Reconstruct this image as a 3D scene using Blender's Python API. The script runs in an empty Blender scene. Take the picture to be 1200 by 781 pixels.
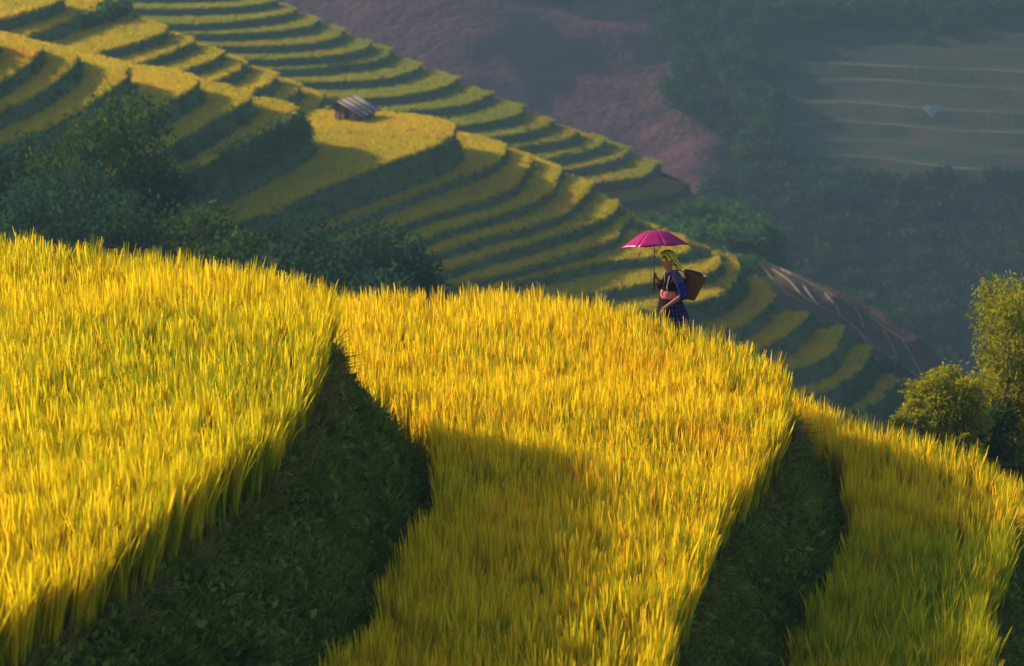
import bpy, bmesh, math, random
import numpy as np
from mathutils import Vector, Matrix, Quaternion
from math import radians as R

random.seed(7)
rng = np.random.default_rng(7)
scene = bpy.context.scene
COL = scene.collection

# ------------------------------------------------------------------ camera
F = 3403.0                 # focal length in photograph pixels (1200 wide)
PITCH = R(13.0)
cam_d = bpy.data.cameras.new('camera')
cam = bpy.data.objects.new('camera', cam_d)
COL.objects.link(cam)
cam.location = (0, 0, 0)
cam.rotation_euler = (R(90) - PITCH, 0, 0)
cam_d.sensor_width = 36
cam_d.lens = 36 * F / 1200
cam_d.clip_start = 0.5
cam_d.clip_end = 9000
cam_d.dof.use_dof = True
cam_d.dof.focus_distance = 40
cam_d.dof.aperture_fstop = 2.4
scene.camera = cam

# ------------------------------------------------------------------ light
SUN_EL = R(23.8)
SAZ = (-0.87, 0.49)        # plan direction towards the sun
world = bpy.data.worlds.new('World')
scene.world = world
world.use_nodes = True
wn = world.node_tree
sky = wn.nodes.new('ShaderNodeTexSky')
sky.sky_type = 'NISHITA'
sky.sun_disc = False
sky.sun_elevation = SUN_EL
sky.sun_rotation = math.atan2(SAZ[0], SAZ[1])
bg = wn.nodes['Background']
bg.inputs['Strength'].default_value = 0.13
wn.links.new(sky.outputs[0], bg.inputs['Color'])
sd = bpy.data.lights.new('sun', 'SUN')
sun = bpy.data.objects.new('sun', sd)
COL.objects.link(sun)
sd.energy = 5.0
sd.angle = R(1.0)
sd.color = (1.0, 0.80, 0.52)
dsun = Vector((-SAZ[0] * math.cos(SUN_EL), -SAZ[1] * math.cos(SUN_EL), -math.sin(SUN_EL)))
sun.rotation_euler = dsun.to_track_quat('-Z', 'Y').to_euler()
sun.location = (-60, 60, 60)

scene.view_settings.view_transform = 'Standard'
scene.view_settings.look = 'None'
scene.view_settings.gamma = 1
scene.view_settings.exposure = 0.72
scene.render.engine = 'CYCLES'
cy = scene.cycles
cy.use_denoising = True
try:
    cy.denoiser = 'OPENIMAGEDENOISE'
except Exception:
    pass
cy.max_bounces = 6
cy.diffuse_bounces = 2
cy.glossy_bounces = 2
cy.transmission_bounces = 4
cy.volume_bounces = 0
cy.transparent_max_bounces = 6
cy.use_adaptive_sampling = True
cy.adaptive_threshold = 0.02

# ------------------------------------------------------------------ helpers
cp, sp = math.cos(PITCH), math.sin(PITCH)


def rays(px, py):
    a = (np.asarray(px, float) - 600) / F
    b = (390.5 - np.asarray(py, float)) / F
    return a, cp + b * sp, -sp + b * cp


def on_plane(pts, h):
    """points of the photograph laid on the level plane z = -h"""
    p = np.asarray(pts, float)
    x, y, z = rays(p[:, 0], p[:, 1])
    t = h / -z
    return np.stack([x * t, y * t, np.full(len(p), -h)], 1)


def at_y(px, py, Y):
    x, y, z = rays(px, py)
    t = Y / y
    return Vector((float(x * t), float(Y), float(z * t)))


def catmull(P, step):
    """smooth curve through P, resampled with about this step"""
    P = np.asarray(P, float)
    Q = np.vstack([2 * P[0] - P[1], P, 2 * P[-1] - P[-2]])
    out = []
    for i in range(1, len(Q) - 2):
        p0, p1, p2, p3 = Q[i - 1], Q[i], Q[i + 1], Q[i + 2]
        n = max(2, int(np.linalg.norm(p2 - p1) / step * 1.5))
        t = np.linspace(0, 1, n, endpoint=False)[:, None]
        out.append(0.5 * ((2 * p1) + (-p0 + p2) * t + (2 * p0 - 5 * p1 + 4 * p2 - p3) * t**2 + (-p0 + 3 * p1 - 3 * p2 + p3) * t**3))
    out.append(P[-1:])
    return np.vstack(out)


def resample(P, n):
    d = np.r_[0, np.cumsum(np.linalg.norm(np.diff(P, axis=0), axis=1))]
    s = np.linspace(0, d[-1], n)
    return np.stack([np.interp(s, d, P[:, k]) for k in range(P.shape[1])], 1)


_tab = np.random.default_rng(3).random((256, 256))


def vnoise(x, y):
    x = np.asarray(x, float); y = np.asarray(y, float)
    xi = np.floor(x).astype(int); yi = np.floor(y).astype(int)
    fx = x - xi; fy = y - yi
    fx = fx * fx * (3 - 2 * fx); fy = fy * fy * (3 - 2 * fy)
    g = lambda a, b: _tab[a % 256, b % 256]
    return (g(xi, yi) * (1 - fx) + g(xi + 1, yi) * fx) * (1 - fy) + (g(xi, yi + 1) * (1 - fx) + g(xi + 1, yi + 1) * fx) * fy


def fbm(x, y, o=4):
    s = 0; a = 0.5; x = np.asarray(x, float); y = np.asarray(y, float)
    for k in range(o):
        s = s + a * (vnoise(x + 17.3 * k, y - 9.1 * k) - 0.5) * 2
        x = x * 2.03; y = y * 2.03; a *= 0.5
    return s


def mesh_np(name, V, faces, mat=None, smooth=True, attrs=None, mats=None, mat_idx=None):
    """faces: (n,3|4) int array"""
    me = bpy.data.meshes.new(name)
    V = np.asarray(V, np.float32); faces = np.asarray(faces, np.int32)
    k = faces.shape[1]
    me.vertices.add(len(V)); me.vertices.foreach_set('co', V.ravel())
    me.loops.add(faces.size); me.loops.foreach_set('vertex_index', faces.ravel())
    me.polygons.add(len(faces)); me.polygons.foreach_set('loop_start', np.arange(0, faces.size, k, dtype=np.int32))
    if smooth:
        me.polygons.foreach_set('use_smooth', np.ones(len(faces), bool))
    if mats:
        for m in mats: me.materials.append(m)
        if mat_idx is not None:
            me.polygons.foreach_set('material_index', np.asarray(mat_idx, np.int32))
    elif mat:
        me.materials.append(mat)
    me.update(calc_edges=True)
    for an, av in (attrs or {}).items():
        a = me.attributes.new(an, 'FLOAT', 'POINT')
        a.data.foreach_set('value', np.asarray(av, np.float32).ravel())
    return me


def link(name, me, parent=None):
    o = bpy.data.objects.new(name, me)
    COL.objects.link(o)
    if parent: o.parent = parent
    return o


def tag(o, label=None, cat=None, group=None, kind=None):
    if label: o['label'] = label
    if cat: o['category'] = cat
    if group: o['group'] = group
    if kind: o['kind'] = kind
    return o


def empty(name, loc=(0, 0, 0), rz=0):
    o = bpy.data.objects.new(name, None)
    COL.objects.link(o); o.location = loc; o.rotation_euler = (0, 0, rz)
    o.empty_display_size = 0.2
    return o


# ------------------------------------------------------------------ materials
class NT:
    def __init__(s, name):
        s.m = bpy.data.materials.new(name); s.m.use_nodes = True
        s.t = s.m.node_tree; s.t.nodes.clear()
        s.out = s.t.nodes.new('ShaderNodeOutputMaterial')

    def n(s, kind, **kw):
        nd = s.t.nodes.new(kind)
        for k, v in kw.items():
            if k.startswith('i_'):
                nd.inputs[k[2:].replace('_', ' ')].default_value = v
            else: setattr(nd, k, v)
        return nd

    def l(s, a, b): s.t.links.new(a, b)

    def noise(s, scale, detail=3, vec=None, rough=0.55):
        nd = s.n('ShaderNodeTexNoise'); nd.inputs['Scale'].default_value = scale
        nd.inputs['Detail'].default_value = detail; nd.inputs['Roughness'].default_value = rough
        if vec is not None: s.l(vec, nd.inputs['Vector'])
        return nd.outputs['Fac']

    def pos(s, sc=None):
        g = s.n('ShaderNodeNewGeometry').outputs['Position']
        if sc:
            m = s.n('ShaderNodeVectorMath', operation='MULTIPLY'); s.l(g, m.inputs[0]); m.inputs[1].default_value = sc
            return m.outputs[0]
        return g

    def obj(s): return s.n('ShaderNodeTexCoord').outputs['Object']

    def attr(s, name, t='GEOMETRY'):
        a = s.n('ShaderNodeAttribute', attribute_name=name); a.attribute_type = t
        return a.outputs['Fac']

    def ramp(s, fac, stops):
        r = s.n('ShaderNodeValToRGB'); e = r.color_ramp.elements
        while len(e) < len(stops): e.new(0.5)
        for el, (p, c) in zip(e, stops): el.position = p; el.color = (*c, 1)
        s.l(fac, r.inputs[0]); return r.outputs[0]

    def mix(s, fac, a, b, bt='MIX'):
        m = s.n('ShaderNodeMix', data_type='RGBA', blend_type=bt)
        for sock, v in ((m.inputs[0], fac), (m.inputs[6], a), (m.inputs[7], b)):
            if isinstance(v, (int, float)): sock.default_value = v
            elif isinstance(v, tuple): sock.default_value = (*v, 1)
            else: s.l(v, sock)
        return m.outputs[2]

    def math(s, op, a, b=0.0, clamp=False):
        m = s.n('ShaderNodeMath', operation=op); m.use_clamp = clamp
        for sock, v in ((m.inputs[0], a), (m.inputs[1], b)):
            if isinstance(v, (int, float)): sock.default_value = v
            else: s.l(v, sock)
        return m.outputs[0]

    def surf(s, col, rough=0.8, bump=None, bstr=0.5, bdist=0.05, spec=0.3, **kw):
        b = s.n('ShaderNodeBsdfPrincipled')
        if isinstance(col, tuple): b.inputs['Base Color'].default_value = (*col, 1)
        else: s.l(col, b.inputs['Base Color'])
        b.inputs['Roughness'].default_value = rough
        b.inputs['Specular IOR Level'].default_value = spec
        if bump is not None:
            bp = s.n('ShaderNodeBump'); bp.inputs['Strength'].default_value = bstr
            bp.inputs['Distance'].default_value = bdist
            s.l(bump, bp.inputs['Height']); s.l(bp.outputs[0], b.inputs['Normal'])
        s.l(b.outputs[0], s.out.inputs['Surface'])
        return s.m

    def leaf(s, col, tr=0.5, trcol=None):
        d = s.n('ShaderNodeBsdfDiffuse'); t = s.n('ShaderNodeBsdfTranslucent')
        for nd, c in ((d, col), (t, trcol if trcol is not None else col)):
            if isinstance(c, tuple): nd.inputs['Color'].default_value = (*c, 1)
            else: s.l(c, nd.inputs['Color'])
        m = s.n('ShaderNodeMixShader'); m.inputs[0].default_value = tr
        s.l(d.outputs[0], m.inputs[1]); s.l(t.outputs[0], m.inputs[2])
        s.l(m.outputs[0], s.out.inputs['Surface'])
        return s.m


def mat_rice(name, greens, golds, scale, bias=0.0, orange=0.45):
    t = NT(name)
    p = t.pos()
    big = t.noise(scale, 3, p)
    fine = t.noise(7.0, 3, t.pos((1, 1, 0.15)))
    k = t.math('ADD', t.math('MULTIPLY', big, 1.1), t.math('MULTIPLY', fine, 1.25))
    k = t.math('ADD', k, bias - 0.72)
    leafc = t.ramp(k, [(0.25, greens[0]), (0.45, greens[1]), (0.7, golds[0])])
    headc = t.ramp(fine, [(0.3, golds[1]), (0.7, golds[2])])
    head = t.attr('head')
    c = t.mix(head, leafc, headc)
    c = t.mix(t.math('MULTIPLY', t.ramp(t.noise(scale * 0.9 + 0.02, 2, t.pos((1.3, 1, 1))), [(0.55, (0, 0, 0)), (0.72, (1, 1, 1))]), orange), c, (0.85, 0.36, 0.01))
    return t.leaf(c, 0.55)


M = {}
M['rice'] = mat_rice('rice_leaf', ((0.20, 0.27, 0.008), (0.60, 0.54, 0.008)), ((0.88, 0.66, 0.008), (0.88, 0.46, 0.008), (0.93, 0.74, 0.02)), 0.35)
M['rice_green'] = mat_rice('rice_leaf_green', ((0.20, 0.29, 0.008), (0.52, 0.50, 0.008)), ((0.80, 0.60, 0.008), (0.84, 0.52, 0.008), (0.90, 0.70, 0.02)), 0.30, 0.03, 0.12)
M['rice_far'] = mat_rice('rice_far', ((0.20, 0.27, 0.015), (0.41, 0.41, 0.015)), ((0.74, 0.52, 0.01), (0.78, 0.54, 0.01), (0.82, 0.62, 0.02)), 0.05)
M['rice_upper'] = mat_rice('rice_upper', ((0.18, 0.26, 0.015), (0.32, 0.36, 0.015)), ((0.46, 0.42, 0.015), (0.48, 0.42, 0.02), (0.52, 0.46, 0.03)), 0.04)


def mat_bank():
    t = NT('bank_earth'); p = t.pos()
    c = t.ramp(t.noise(2.2, 5, p), [(0.36, (0.085, 0.055, 0.030)), (0.50, (0.07, 0.075, 0.022)), (0.68, (0.08, 0.12, 0.025))])
    return t.surf(c, 0.95, t.noise(14, 5, p), 0.8, 0.06, 0.1)


def mat_far_bank():
    t = NT('far_bank'); p = t.pos()
    c = t.ramp(t.noise(0.25, 5, p), [(0.35, (0.09, 0.10, 0.05)), (0.6, (0.08, 0.13, 0.045)), (0.75, (0.12, 0.11, 0.06))])
    d = t.ramp(t.noise(0.6, 6, p), [(0.3, (0.07, 0.045, 0.035)), (0.7, (0.12, 0.08, 0.06))])
    c = t.mix(t.attr('dirt'), c, d)
    return t.surf(c, 0.95, t.noise(2.0, 5, p), 0.8, 0.3, 0.1)


def mat_field_soil():
    t = NT('field_soil'); p = t.pos()
    c = t.ramp(t.noise(3, 4, p), [(0.3, (0.05, 0.04, 0.015)), (0.7, (0.12, 0.09, 0.02))])
    return t.surf(c, 0.95, spec=0.1)


def mat_far_tread():
    t = NT('far_tread'); p = t.pos()
    r = t.ramp(t.noise(0.3, 5, p), [(0.3, (0.22, 0.22, 0.012)), (0.7, (0.38, 0.31, 0.012))])
    d = t.ramp(t.noise(0.6, 6, p), [(0.3, (0.07, 0.045, 0.035)), (0.7, (0.12, 0.08, 0.06))])
    c = t.mix(t.attr('dirt'), r, d)
    return t.surf(c, 0.95, t.noise(1.5, 5, p), 0.6, 0.3, 0.1)


def mat_ground():
    t = NT('valley_scrub'); p = t.pos()
    c = t.ramp(t.noise(0.06, 6, p), [(0.35, (0.02, 0.045, 0.02)), (0.65, (0.05, 0.08, 0.03))])
    return t.surf(c, 0.95, t.noise(0.5, 6, p), 1.0, 1.5, 0.1)


def mat_far_hill():
    t = NT('far_hillside'); p = t.pos()
    g = t.ramp(t.noise(0.03, 6, p), [(0.3, (0.02, 0.05, 0.03)), (0.7, (0.05, 0.09, 0.04))])
    s = t.ramp(t.noise(0.035, 7, t.pos((1, 1, 3)), 0.65), [(0.3, (0.10, 0.035, 0.05)), (0.52, (0.16, 0.062, 0.08)), (0.75, (0.22, 0.09, 0.10))])
    c = t.mix(t.attr('soil'), g, s)
    return t.surf(c, 0.95, t.noise(0.4, 6, p), 1.0, 1.5, 0.1)


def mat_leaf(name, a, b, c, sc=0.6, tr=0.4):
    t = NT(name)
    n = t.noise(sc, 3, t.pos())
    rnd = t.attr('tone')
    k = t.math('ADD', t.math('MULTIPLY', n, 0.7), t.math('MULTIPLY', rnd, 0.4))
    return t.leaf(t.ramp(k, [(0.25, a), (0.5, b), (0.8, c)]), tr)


def mat_plain(name, col, rough=0.8, var=0.25, sc=8, bump=0.0, spec=0.3):
    t = NT(name)
    lo = tuple(v * (1 - var) for v in col); hi = tuple(min(1, v * (1 + var)) for v in col)
    n = t.noise(sc, 4, t.obj())
    return t.surf(t.ramp(n, [(0.3, lo), (0.7, hi)]), rough, n if bump else None, bump, 0.02, spec)


M['bank'] = mat_bank(); M['far_bank'] = mat_far_bank(); M['soil'] = mat_field_soil()
M['far_tread'] = mat_far_tread(); M['ground'] = mat_ground(); M['far_hill'] = mat_far_hill()
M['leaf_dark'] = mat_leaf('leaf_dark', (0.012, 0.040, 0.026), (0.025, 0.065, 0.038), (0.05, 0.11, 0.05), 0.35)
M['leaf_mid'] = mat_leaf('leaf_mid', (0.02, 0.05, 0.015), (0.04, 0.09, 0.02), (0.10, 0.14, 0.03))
M['leaf_gold'] = mat_leaf('leaf_gold', (0.07, 0.10, 0.012), (0.22, 0.23, 0.012), (0.48, 0.40, 0.02), 1.6, 0.45)
M['weed'] = mat_leaf('weed_leaf', (0.06, 0.055, 0.018), (0.10, 0.15, 0.02), (0.26, 0.32, 0.06), 1.3, 0.35)
M['weed_far'] = mat_leaf('weed_far', (0.03, 0.09, 0.03), (0.07, 0.17, 0.05), (0.14, 0.24, 0.06), 0.4, 0.35)
M['straw'] = mat_leaf('dry_straw', (0.12, 0.08, 0.03), (0.22, 0.15, 0.05), (0.30, 0.20, 0.08), 2.0, 0.3)
M['bark'] = mat_plain('bark', (0.09, 0.07, 0.05), 0.95, 0.4, 12, 0.6)
M['bund'] = mat_plain('bund_earth', (0.22, 0.18, 0.12), 0.95, 0.3, 2, 0.3)

# ------------------------------------------------------------------ scatter (stuff only)
def source_collection(name, meshes):
    c = bpy.data.collections.new(name)
    for i, me in enumerate(meshes):
        o = bpy.data.objects.new(me.name, me); c.objects.link(o)
    return c


def scatter(name, pts, rot, scl, coll, label, cat):
    """one stuff object whose points carry instanced plants"""
    me = bpy.data.meshes.new(name)
    n = len(pts)
    me.vertices.add(n); me.vertices.foreach_set('co', np.asarray(pts, np.float32).ravel())
    for an, av in (('rot', rot), ('scl', scl)):
        a = me.attributes.new(an, 'FLOAT_VECTOR', 'POINT'); a.data.foreach_set('vector', np.asarray(av, np.float32).ravel())
    o = link(name, me)
    ng = bpy.data.node_groups.new(name, 'GeometryNodeTree')
    ng.interface.new_socket('Geometry', in_out='INPUT', socket_type='NodeSocketGeometry')
    ng.interface.new_socket('Geometry', in_out='OUTPUT', socket_type='NodeSocketGeometry')
    gi = ng.nodes.new('NodeGroupInput'); go = ng.nodes.new('NodeGroupOutput')
    ci = ng.nodes.new('GeometryNodeCollectionInfo'); ci.inputs['Collection'].default_value = coll
    ci.inputs['Separate Children'].default_value = True; ci.inputs['Reset Children'].default_value = True
    ip = ng.nodes.new('GeometryNodeInstanceOnPoints'); ip.inputs['Pick Instance'].default_value = True
    L = ng.links.new
    L(gi.outputs[0], ip.inputs['Points']); L(ci.outputs[0], ip.inputs['Instance'])
    for an, s in (('rot', 'Rotation'), ('scl', 'Scale')):
        na = ng.nodes.new('GeometryNodeInputNamedAttribute'); na.data_type = 'FLOAT_VECTOR'
        na.inputs['Name'].default_value = an
        L(na.outputs[0], ip.inputs[s])
    L(ip.outputs[0], go.inputs[0])
    md = o.modifiers.new('scatter', 'NODES'); md.node_group = ng
    return tag(o, label, cat, None, 'stuff')


def blade_mesh(name, mat, n_leaf, n_head, H, spread, w, seed, segs=3, headlen=0.2, lean=0.12):
    """a clump of rice: erect arching leaves and drooping golden heads"""
    g = np.random.default_rng(seed)
    V = []; Fq = []; hd = []
    def strip(base, d, L, w0, bend, head, segs):
        side = np.array([-d[1], d[0], 0.0])
        a = g.uniform(0, math.pi); side = np.array([math.cos(a), math.sin(a), 0])
        i0 = len(V)
        for k in range(segs + 1):
            t = k / segs
            out = bend * t * t
            z = L * (t - 0.18 * abs(bend) / max(L, .1) * t**3)
            c = base + np.array([d[0] * out, d[1] * out, z])
            if head: ww = w0 * (0.25 if t < 0.6 else (1.6 if t < 0.95 else 0.3))
            else: ww = w0 * (0.75 + 0.5 * t if t < 0.5 else 1.0 * (1 - t) * 2 + 0.06)
            V.append(c - side * ww / 2); V.append(c + side * ww / 2)
            hd.append(head * (1.0 if t > 0.5 else 0.3)); hd.append(hd[-1])
        for k in range(segs):
            Fq.append((i0 + 2 * k, i0 + 2 * k + 1, i0 + 2 * k + 3, i0 + 2 * k + 2))
    for i in range(n_leaf + n_head):
        a = g.uniform(0, 2 * math.pi); r = spread * math.sqrt(g.uniform())
        b = np.array([math.cos(a) * r, math.sin(a) * r, 0.0])
        a2 = a + g.normal(0, 0.9)
        d = np.array([math.cos(a2), math.sin(a2)])
        head = 1.0 if i >= n_leaf else 0.0
        strip(b, d, H * g.uniform(0.72, 1.06), w * g.uniform(0.7, 1.25), H * abs(g.normal(0, lean)) * (1.5 if head else 1.0), head, segs + (1 if head else 0))
    return mesh_np(name, V, Fq, mat, True, {'head': hd})


def leafclump_mesh(name, mat, n, R0, w, seed, flat=1.0, up=0.0):
    g = np.random.default_rng(seed)
    V = []; Q = []; tn = []
    for i in range(n):
        p = g.normal(0, 1, 3); p /= np.linalg.norm(p); p *= R0 * g.uniform(0.3, 1) ; p[2] = p[2] * flat + up
        a = g.normal(0, 1, 3); a /= np.linalg.norm(a); b = np.cross(a, g.normal(0, 1, 3)); b /= np.linalg.norm(b)
        L = w * g.uniform(0.7, 1.4); W = L * g.uniform(0.35, 0.6)
        i0 = len(V)
        V += [p - a * L / 2, p + b * W / 2, p + a * L / 2, p - b * W / 2]
        Q.append((i0, i0 + 1, i0 + 2, i0 + 3)); tt = g.uniform(); tn += [tt] * 4
    return mesh_np(name, V, Q, mat, False, {'tone': tn})


def inside(poly, P):
    """points P (n,2) inside polygon (m,2)"""
    x, y = P[:, 0], P[:, 1]; c = np.zeros(len(P), bool)
    n = len(poly); j = n - 1
    for i in range(n):
        xi, yi = poly[i]; xj, yj = poly[j]
        hit = ((yi > y) != (yj > y)) & (x < (xj - xi) * (y - yi) / (yj - yi + 1e-12) + xi)
        c ^= hit; j = i
    return c


def jitter_points(x0, x1, y0, y1, s, g):
    X, Y = np.meshgrid(np.arange(x0, x1, s), np.arange(y0, y1, s))
    P = np.stack([X.ravel(), Y.ravel()], 1)
    return P + g.uniform(-0.45, 0.45, P.shape) * s


# ------------------------------------------------------------------ foreground terraces
def fg_contour(pts, h, front_pts, back_pts):
    """ground edge of a terrace; pixels nearest first; world points closing it in front and behind"""
    w = on_plane(pts, h)
    f = np.array([(a, b, -h) for a, b in front_pts], float).reshape(-1, 3)
    b = np.array([(a, c, -h) for a, c in back_pts], float).reshape(-1, 3)
    return catmull(np.vstack([f, w, b]), 0.12)


def offset_curve(C, dist):
    T = np.gradient(C[:, :2], axis=0); T /= np.linalg.norm(T, axis=1)[:, None] + 1e-9
    k = 15
    pad = np.vstack([np.repeat(T[:1], k, 0), T, np.repeat(T[-1:], k, 0)])
    Ts = np.stack([np.convolve(pad[:, j], np.ones(2 * k + 1) / (2 * k + 1), 'valid') for j in (0, 1)], 1)
    Ts /= np.linalg.norm(Ts, axis=1)[:, None] + 1e-9
    N = np.stack([Ts[:, 1], -Ts[:, 0]], 1)      # right-hand side of travel = outward
    return C[:, :2] + N * np.asarray(dist).reshape(-1, 1)


HA, HB, HC, HD, HE = 8.3, 10.0, 11.3, 12.8, 14.5
levels = [
    dict(h=HA, nh=HB, off=1.25,
         px=[(60, 775), (150, 715), (230, 650), (290, 602), (330, 560), (360, 510), (378, 462), (385, 425), (372, 408), (330, 396), (250, 380), (150, 362), (60, 350), (0, 345), (-120, 338)],
         front=[(-9.0, 10), (-6.8, 17)], back=[(-22, 44), (-40, 47)],
         rice=None),
    dict(h=HB, nh=HC, off=0.95,
         px=[(800, 776), (824, 705), (840, 661), (871, 625), (899, 585), (913, 546), (918, 505), (905, 486), (880, 462), (850, 440), (800, 424), (740, 412), (700, 405), (600, 398), (500, 396), (380, 396)],
         front=[(-3.5, 10), (-0.6, 17), (0.75, 22)], back=[(-9, 46), (-22, 50), (-40, 52)],
         rice=None),
    dict(h=HC, nh=HD, off=0.9,
         px=[(1150, 785), (1160, 750), (1170, 722), (1178, 690), (1180, 655), (1174, 618), (1150, 600), (1100, 584), (1050, 569), (1000, 552), (950, 531), (900, 511), (850, 500)],
         front=[(0.5, 10), (2.8, 17), (4.3, 23)], back=[(0, 50), (-10, 52), (-40, 54)],
         rice=None),
    dict(h=HD, nh=HE, off=0.9,
         px=[(1500, 900), (1520, 800), (1500, 740), (1440, 700), (1330, 660), (1260, 640), (1200, 622), (1150, 612), (1100, 600)],
         front=[(5, 10), (9, 24)], back=[(4, 50), (-10, 54), (-40, 56)],
         rice=None),
]
for i, L in enumerate(levels):
    L['edge'] = fg_contour(L['px'], L['h'], L['front'], L['back'])
    n = len(L['edge'])
    wob = 1 + 0.16 * fbm(np.arange(n) * 0.035, np.full(n, i * 7.7), 3)
    L['toe'] = offset_curve(L['edge'], -L['off'] * wob * -1)
    # field cap
    E = L['edge'].copy()
    bm = bmesh.new()
    ring = [bm.verts.new(tuple(p)) for p in E[::2]] + [bm.verts.new((-60, E[-1, 1], -L['h'])), bm.verts.new((-60, E[0, 1], -L['h']))]
    f = bm.faces.new(ring)
    bmesh.ops.triangulate(bm, faces=[f])
    bmesh.ops.recalc_face_normals(bm, faces=bm.faces)
    for f in bm.faces:
        if f.normal.z < 0: f.normal_flip()
    me = bpy.data.meshes.new('terrace_ground'); bm.to_mesh(me); bm.free(); me.materials.append(M['soil'])
    tag(link('terrace_ground', me), 'level earth of a rice terrace under the standing rice', 'terrace', kind='structure')
    # bank
    rows = 12
    V = []
    top = L['edge']; toe = L['toe']
    dropz = L['nh'] - L['h'] + 0.05
    for k in range(rows + 1):
        t = k / rows
        s = t ** 1.15                      # slightly hollow slope, bulging at the lip
        xy = top[:, :2] * (1 - s) + toe * s
        z = -L['h'] - dropz * t
        P = np.column_stack([xy, np.full(n, z)])
        if 0 < k:
            nn = fbm(P[:, 0] * 1.6 + P[:, 1] * 0.9, P[:, 2] * 2.2 + P[:, 1], 4)
            N = toe - top[:, :2]; N /= np.linalg.norm(N, axis=1)[:, None] + 1e-9
            P[:, :2] += N * (nn * 0.10 * min(1, t * 4))[:, None]
        else:
            P[:, 2] -= 0.004
        V.append(P)
    V = np.vstack(V)
    idx = np.arange((rows + 1) * n).reshape(rows + 1, n)
    Fq = np.stack([idx[:-1, :-1], idx[:-1, 1:], idx[1:, 1:], idx[1:, :-1]], -1).reshape(-1, 4)
    me = mesh_np('terrace_bank', V, Fq, M['bank'])
    tag(link('terrace_bank', me), 'steep dark weedy earth bank below a rice terrace', 'bank', kind='structure')
    L['bankV'] = V.reshape(rows + 1, n, 3)

# rice clump sources
rice_src = source_collection('rice_clumps', [blade_mesh('rice_clump', M['rice'], 26, 12, 0.86, 0.042, 0.0155, s, lean=0.06) for s in range(8)])
rice_src_g = source_collection('rice_clumps_green', [blade_mesh('rice_clump_green', M['rice_green'], 29, 8, 0.86, 0.042, 0.0155, 20 + s, lean=0.06) for s in range(8)])

M['rice_greener'] = mat_rice('rice_leaf_greener', ((0.16, 0.27, 0.008), (0.42, 0.46, 0.010)), ((0.64, 0.56, 0.010), (0.74, 0.50, 0.01), (0.82, 0.64, 0.02)), 0.6)
rice_src_gg = source_collection('rice_clumps_greener', [blade_mesh('rice_clump_greener', M['rice_greener'], 32, 5, 0.86, 0.05, 0.014, 40 + s, lean=0.08) for s in range(6)])
rice_back = {1: [(905, 492), (880, 476), (850, 460), (800, 447), (740, 424), (700, 414), (600, 402), (500, 400), (380, 402), (250, 396)]}


def rice_on(i, src, label, spacing=0.148, pick=None):
    L = levels[i]; g = np.random.default_rng(100 + i)
    E = L['edge'][:, :2]
    poly = np.vstack([E, [(-60, E[-1, 1]), (-60, E[0, 1])]])
    P = jitter_points(-14, 16, 19, 52, spacing, g)
    # keep what the picture frame (with a margin) could see
    P = P[(np.abs(P[:, 0]) < P[:, 1] * 0.215 + 0.6)]
    m = inside(poly, P)
    if i > 0:
        T = levels[i - 1]['toe']
        m &= ~inside(np.vstack([T, [(-60, T[-1, 1]), (-60, T[0, 1])]]), P)
    if i in rice_back:
        W = on_plane(rice_back[i], L['h'])[:, :2]
        # drop points behind the row where the path runs
        xs = W[:, 0]; o = np.argsort(xs)
        m &= P[:, 1] < np.interp(P[:, 0], xs[o], W[o, 1], right=99)
    if pick is not None: m &= pick(P)
    if i >= 2:      # the lower terraces end where they pass behind the upper ones
        D_ = P[:, 1] * cp + L['h'] * sp
        m &= (600 + F * P[:, 0] / D_) > (0, 0, 862, 1110)[i]
    P = P[m]
    # distance to the lip, so that edge plants lean outward
    d = np.full(len(P), 9.0); nv = np.zeros((len(P), 2)); S = E[::3]
    for k in range(0, len(S)):
        dd = np.hypot(P[:, 0] - S[k, 0], P[:, 1] - S[k, 1]); b = dd < d
        d[b] = dd[b]; nv[b] = (S[k] - P[b]) / (dd[b][:, None] + 1e-6)
    keep = d > 0.05
    P, d, nv = P[keep], d[keep], nv[keep]
    n = len(P)
    lean = np.clip(1 - d / 0.7, 0, 1) * 0.17
    lx = nv[:, 0] * lean + g.normal(0, 0.05, n) + 0.01; ly = nv[:, 1] * lean + g.normal(0, 0.045, n)
    rot = np.stack([-ly, lx, g.uniform(0, 6.28, n) * 0], 1)
    # spin about own axis by applying z first is not possible with xyz euler; variants give the variety
    hz = 0.97 + 0.16 * fbm(P[:, 0] * 0.9, P[:, 1] * 0.9 + i * 5, 3) + np.clip(g.normal(0, 0.07, n), -0.15, 0.13)
    s = np.stack([g.uniform(0.9, 1.25, n) * g.choice([-1, 1], n), g.uniform(0.9, 1.25, n) * g.choice([-1, 1], n), hz], 1)
    pts = np.column_stack([P, np.full(n, -L['h'])])
    return scatter('rice_plants', pts, rot, s, src, label, 'rice')


rice_on(0, rice_src_g, 'ripening yellow green rice on the highest near terrace at left')
rice_on(1, rice_src, 'bright golden rice filling the middle near terrace below the walking woman')
def green_patch(P):
    return (P[:, 1] + 0.25 * P[:, 0] < 36.2 + 0.8 * fbm(P[:, 0] * .8, P[:, 1] * .8, 3)) & (P[:, 0] > 3.0)


rice_on(2, rice_src, 'golden orange rice on the lower near terrace right of the second bank', pick=lambda P: ~green_patch(P))
rice_on(2, rice_src_gg, 'greener rice patch low in the right corner between the last two banks', pick=green_patch)
rice_on(3, rice_src, 'sunlit rice at the right edge beyond the last small bank')

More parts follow.
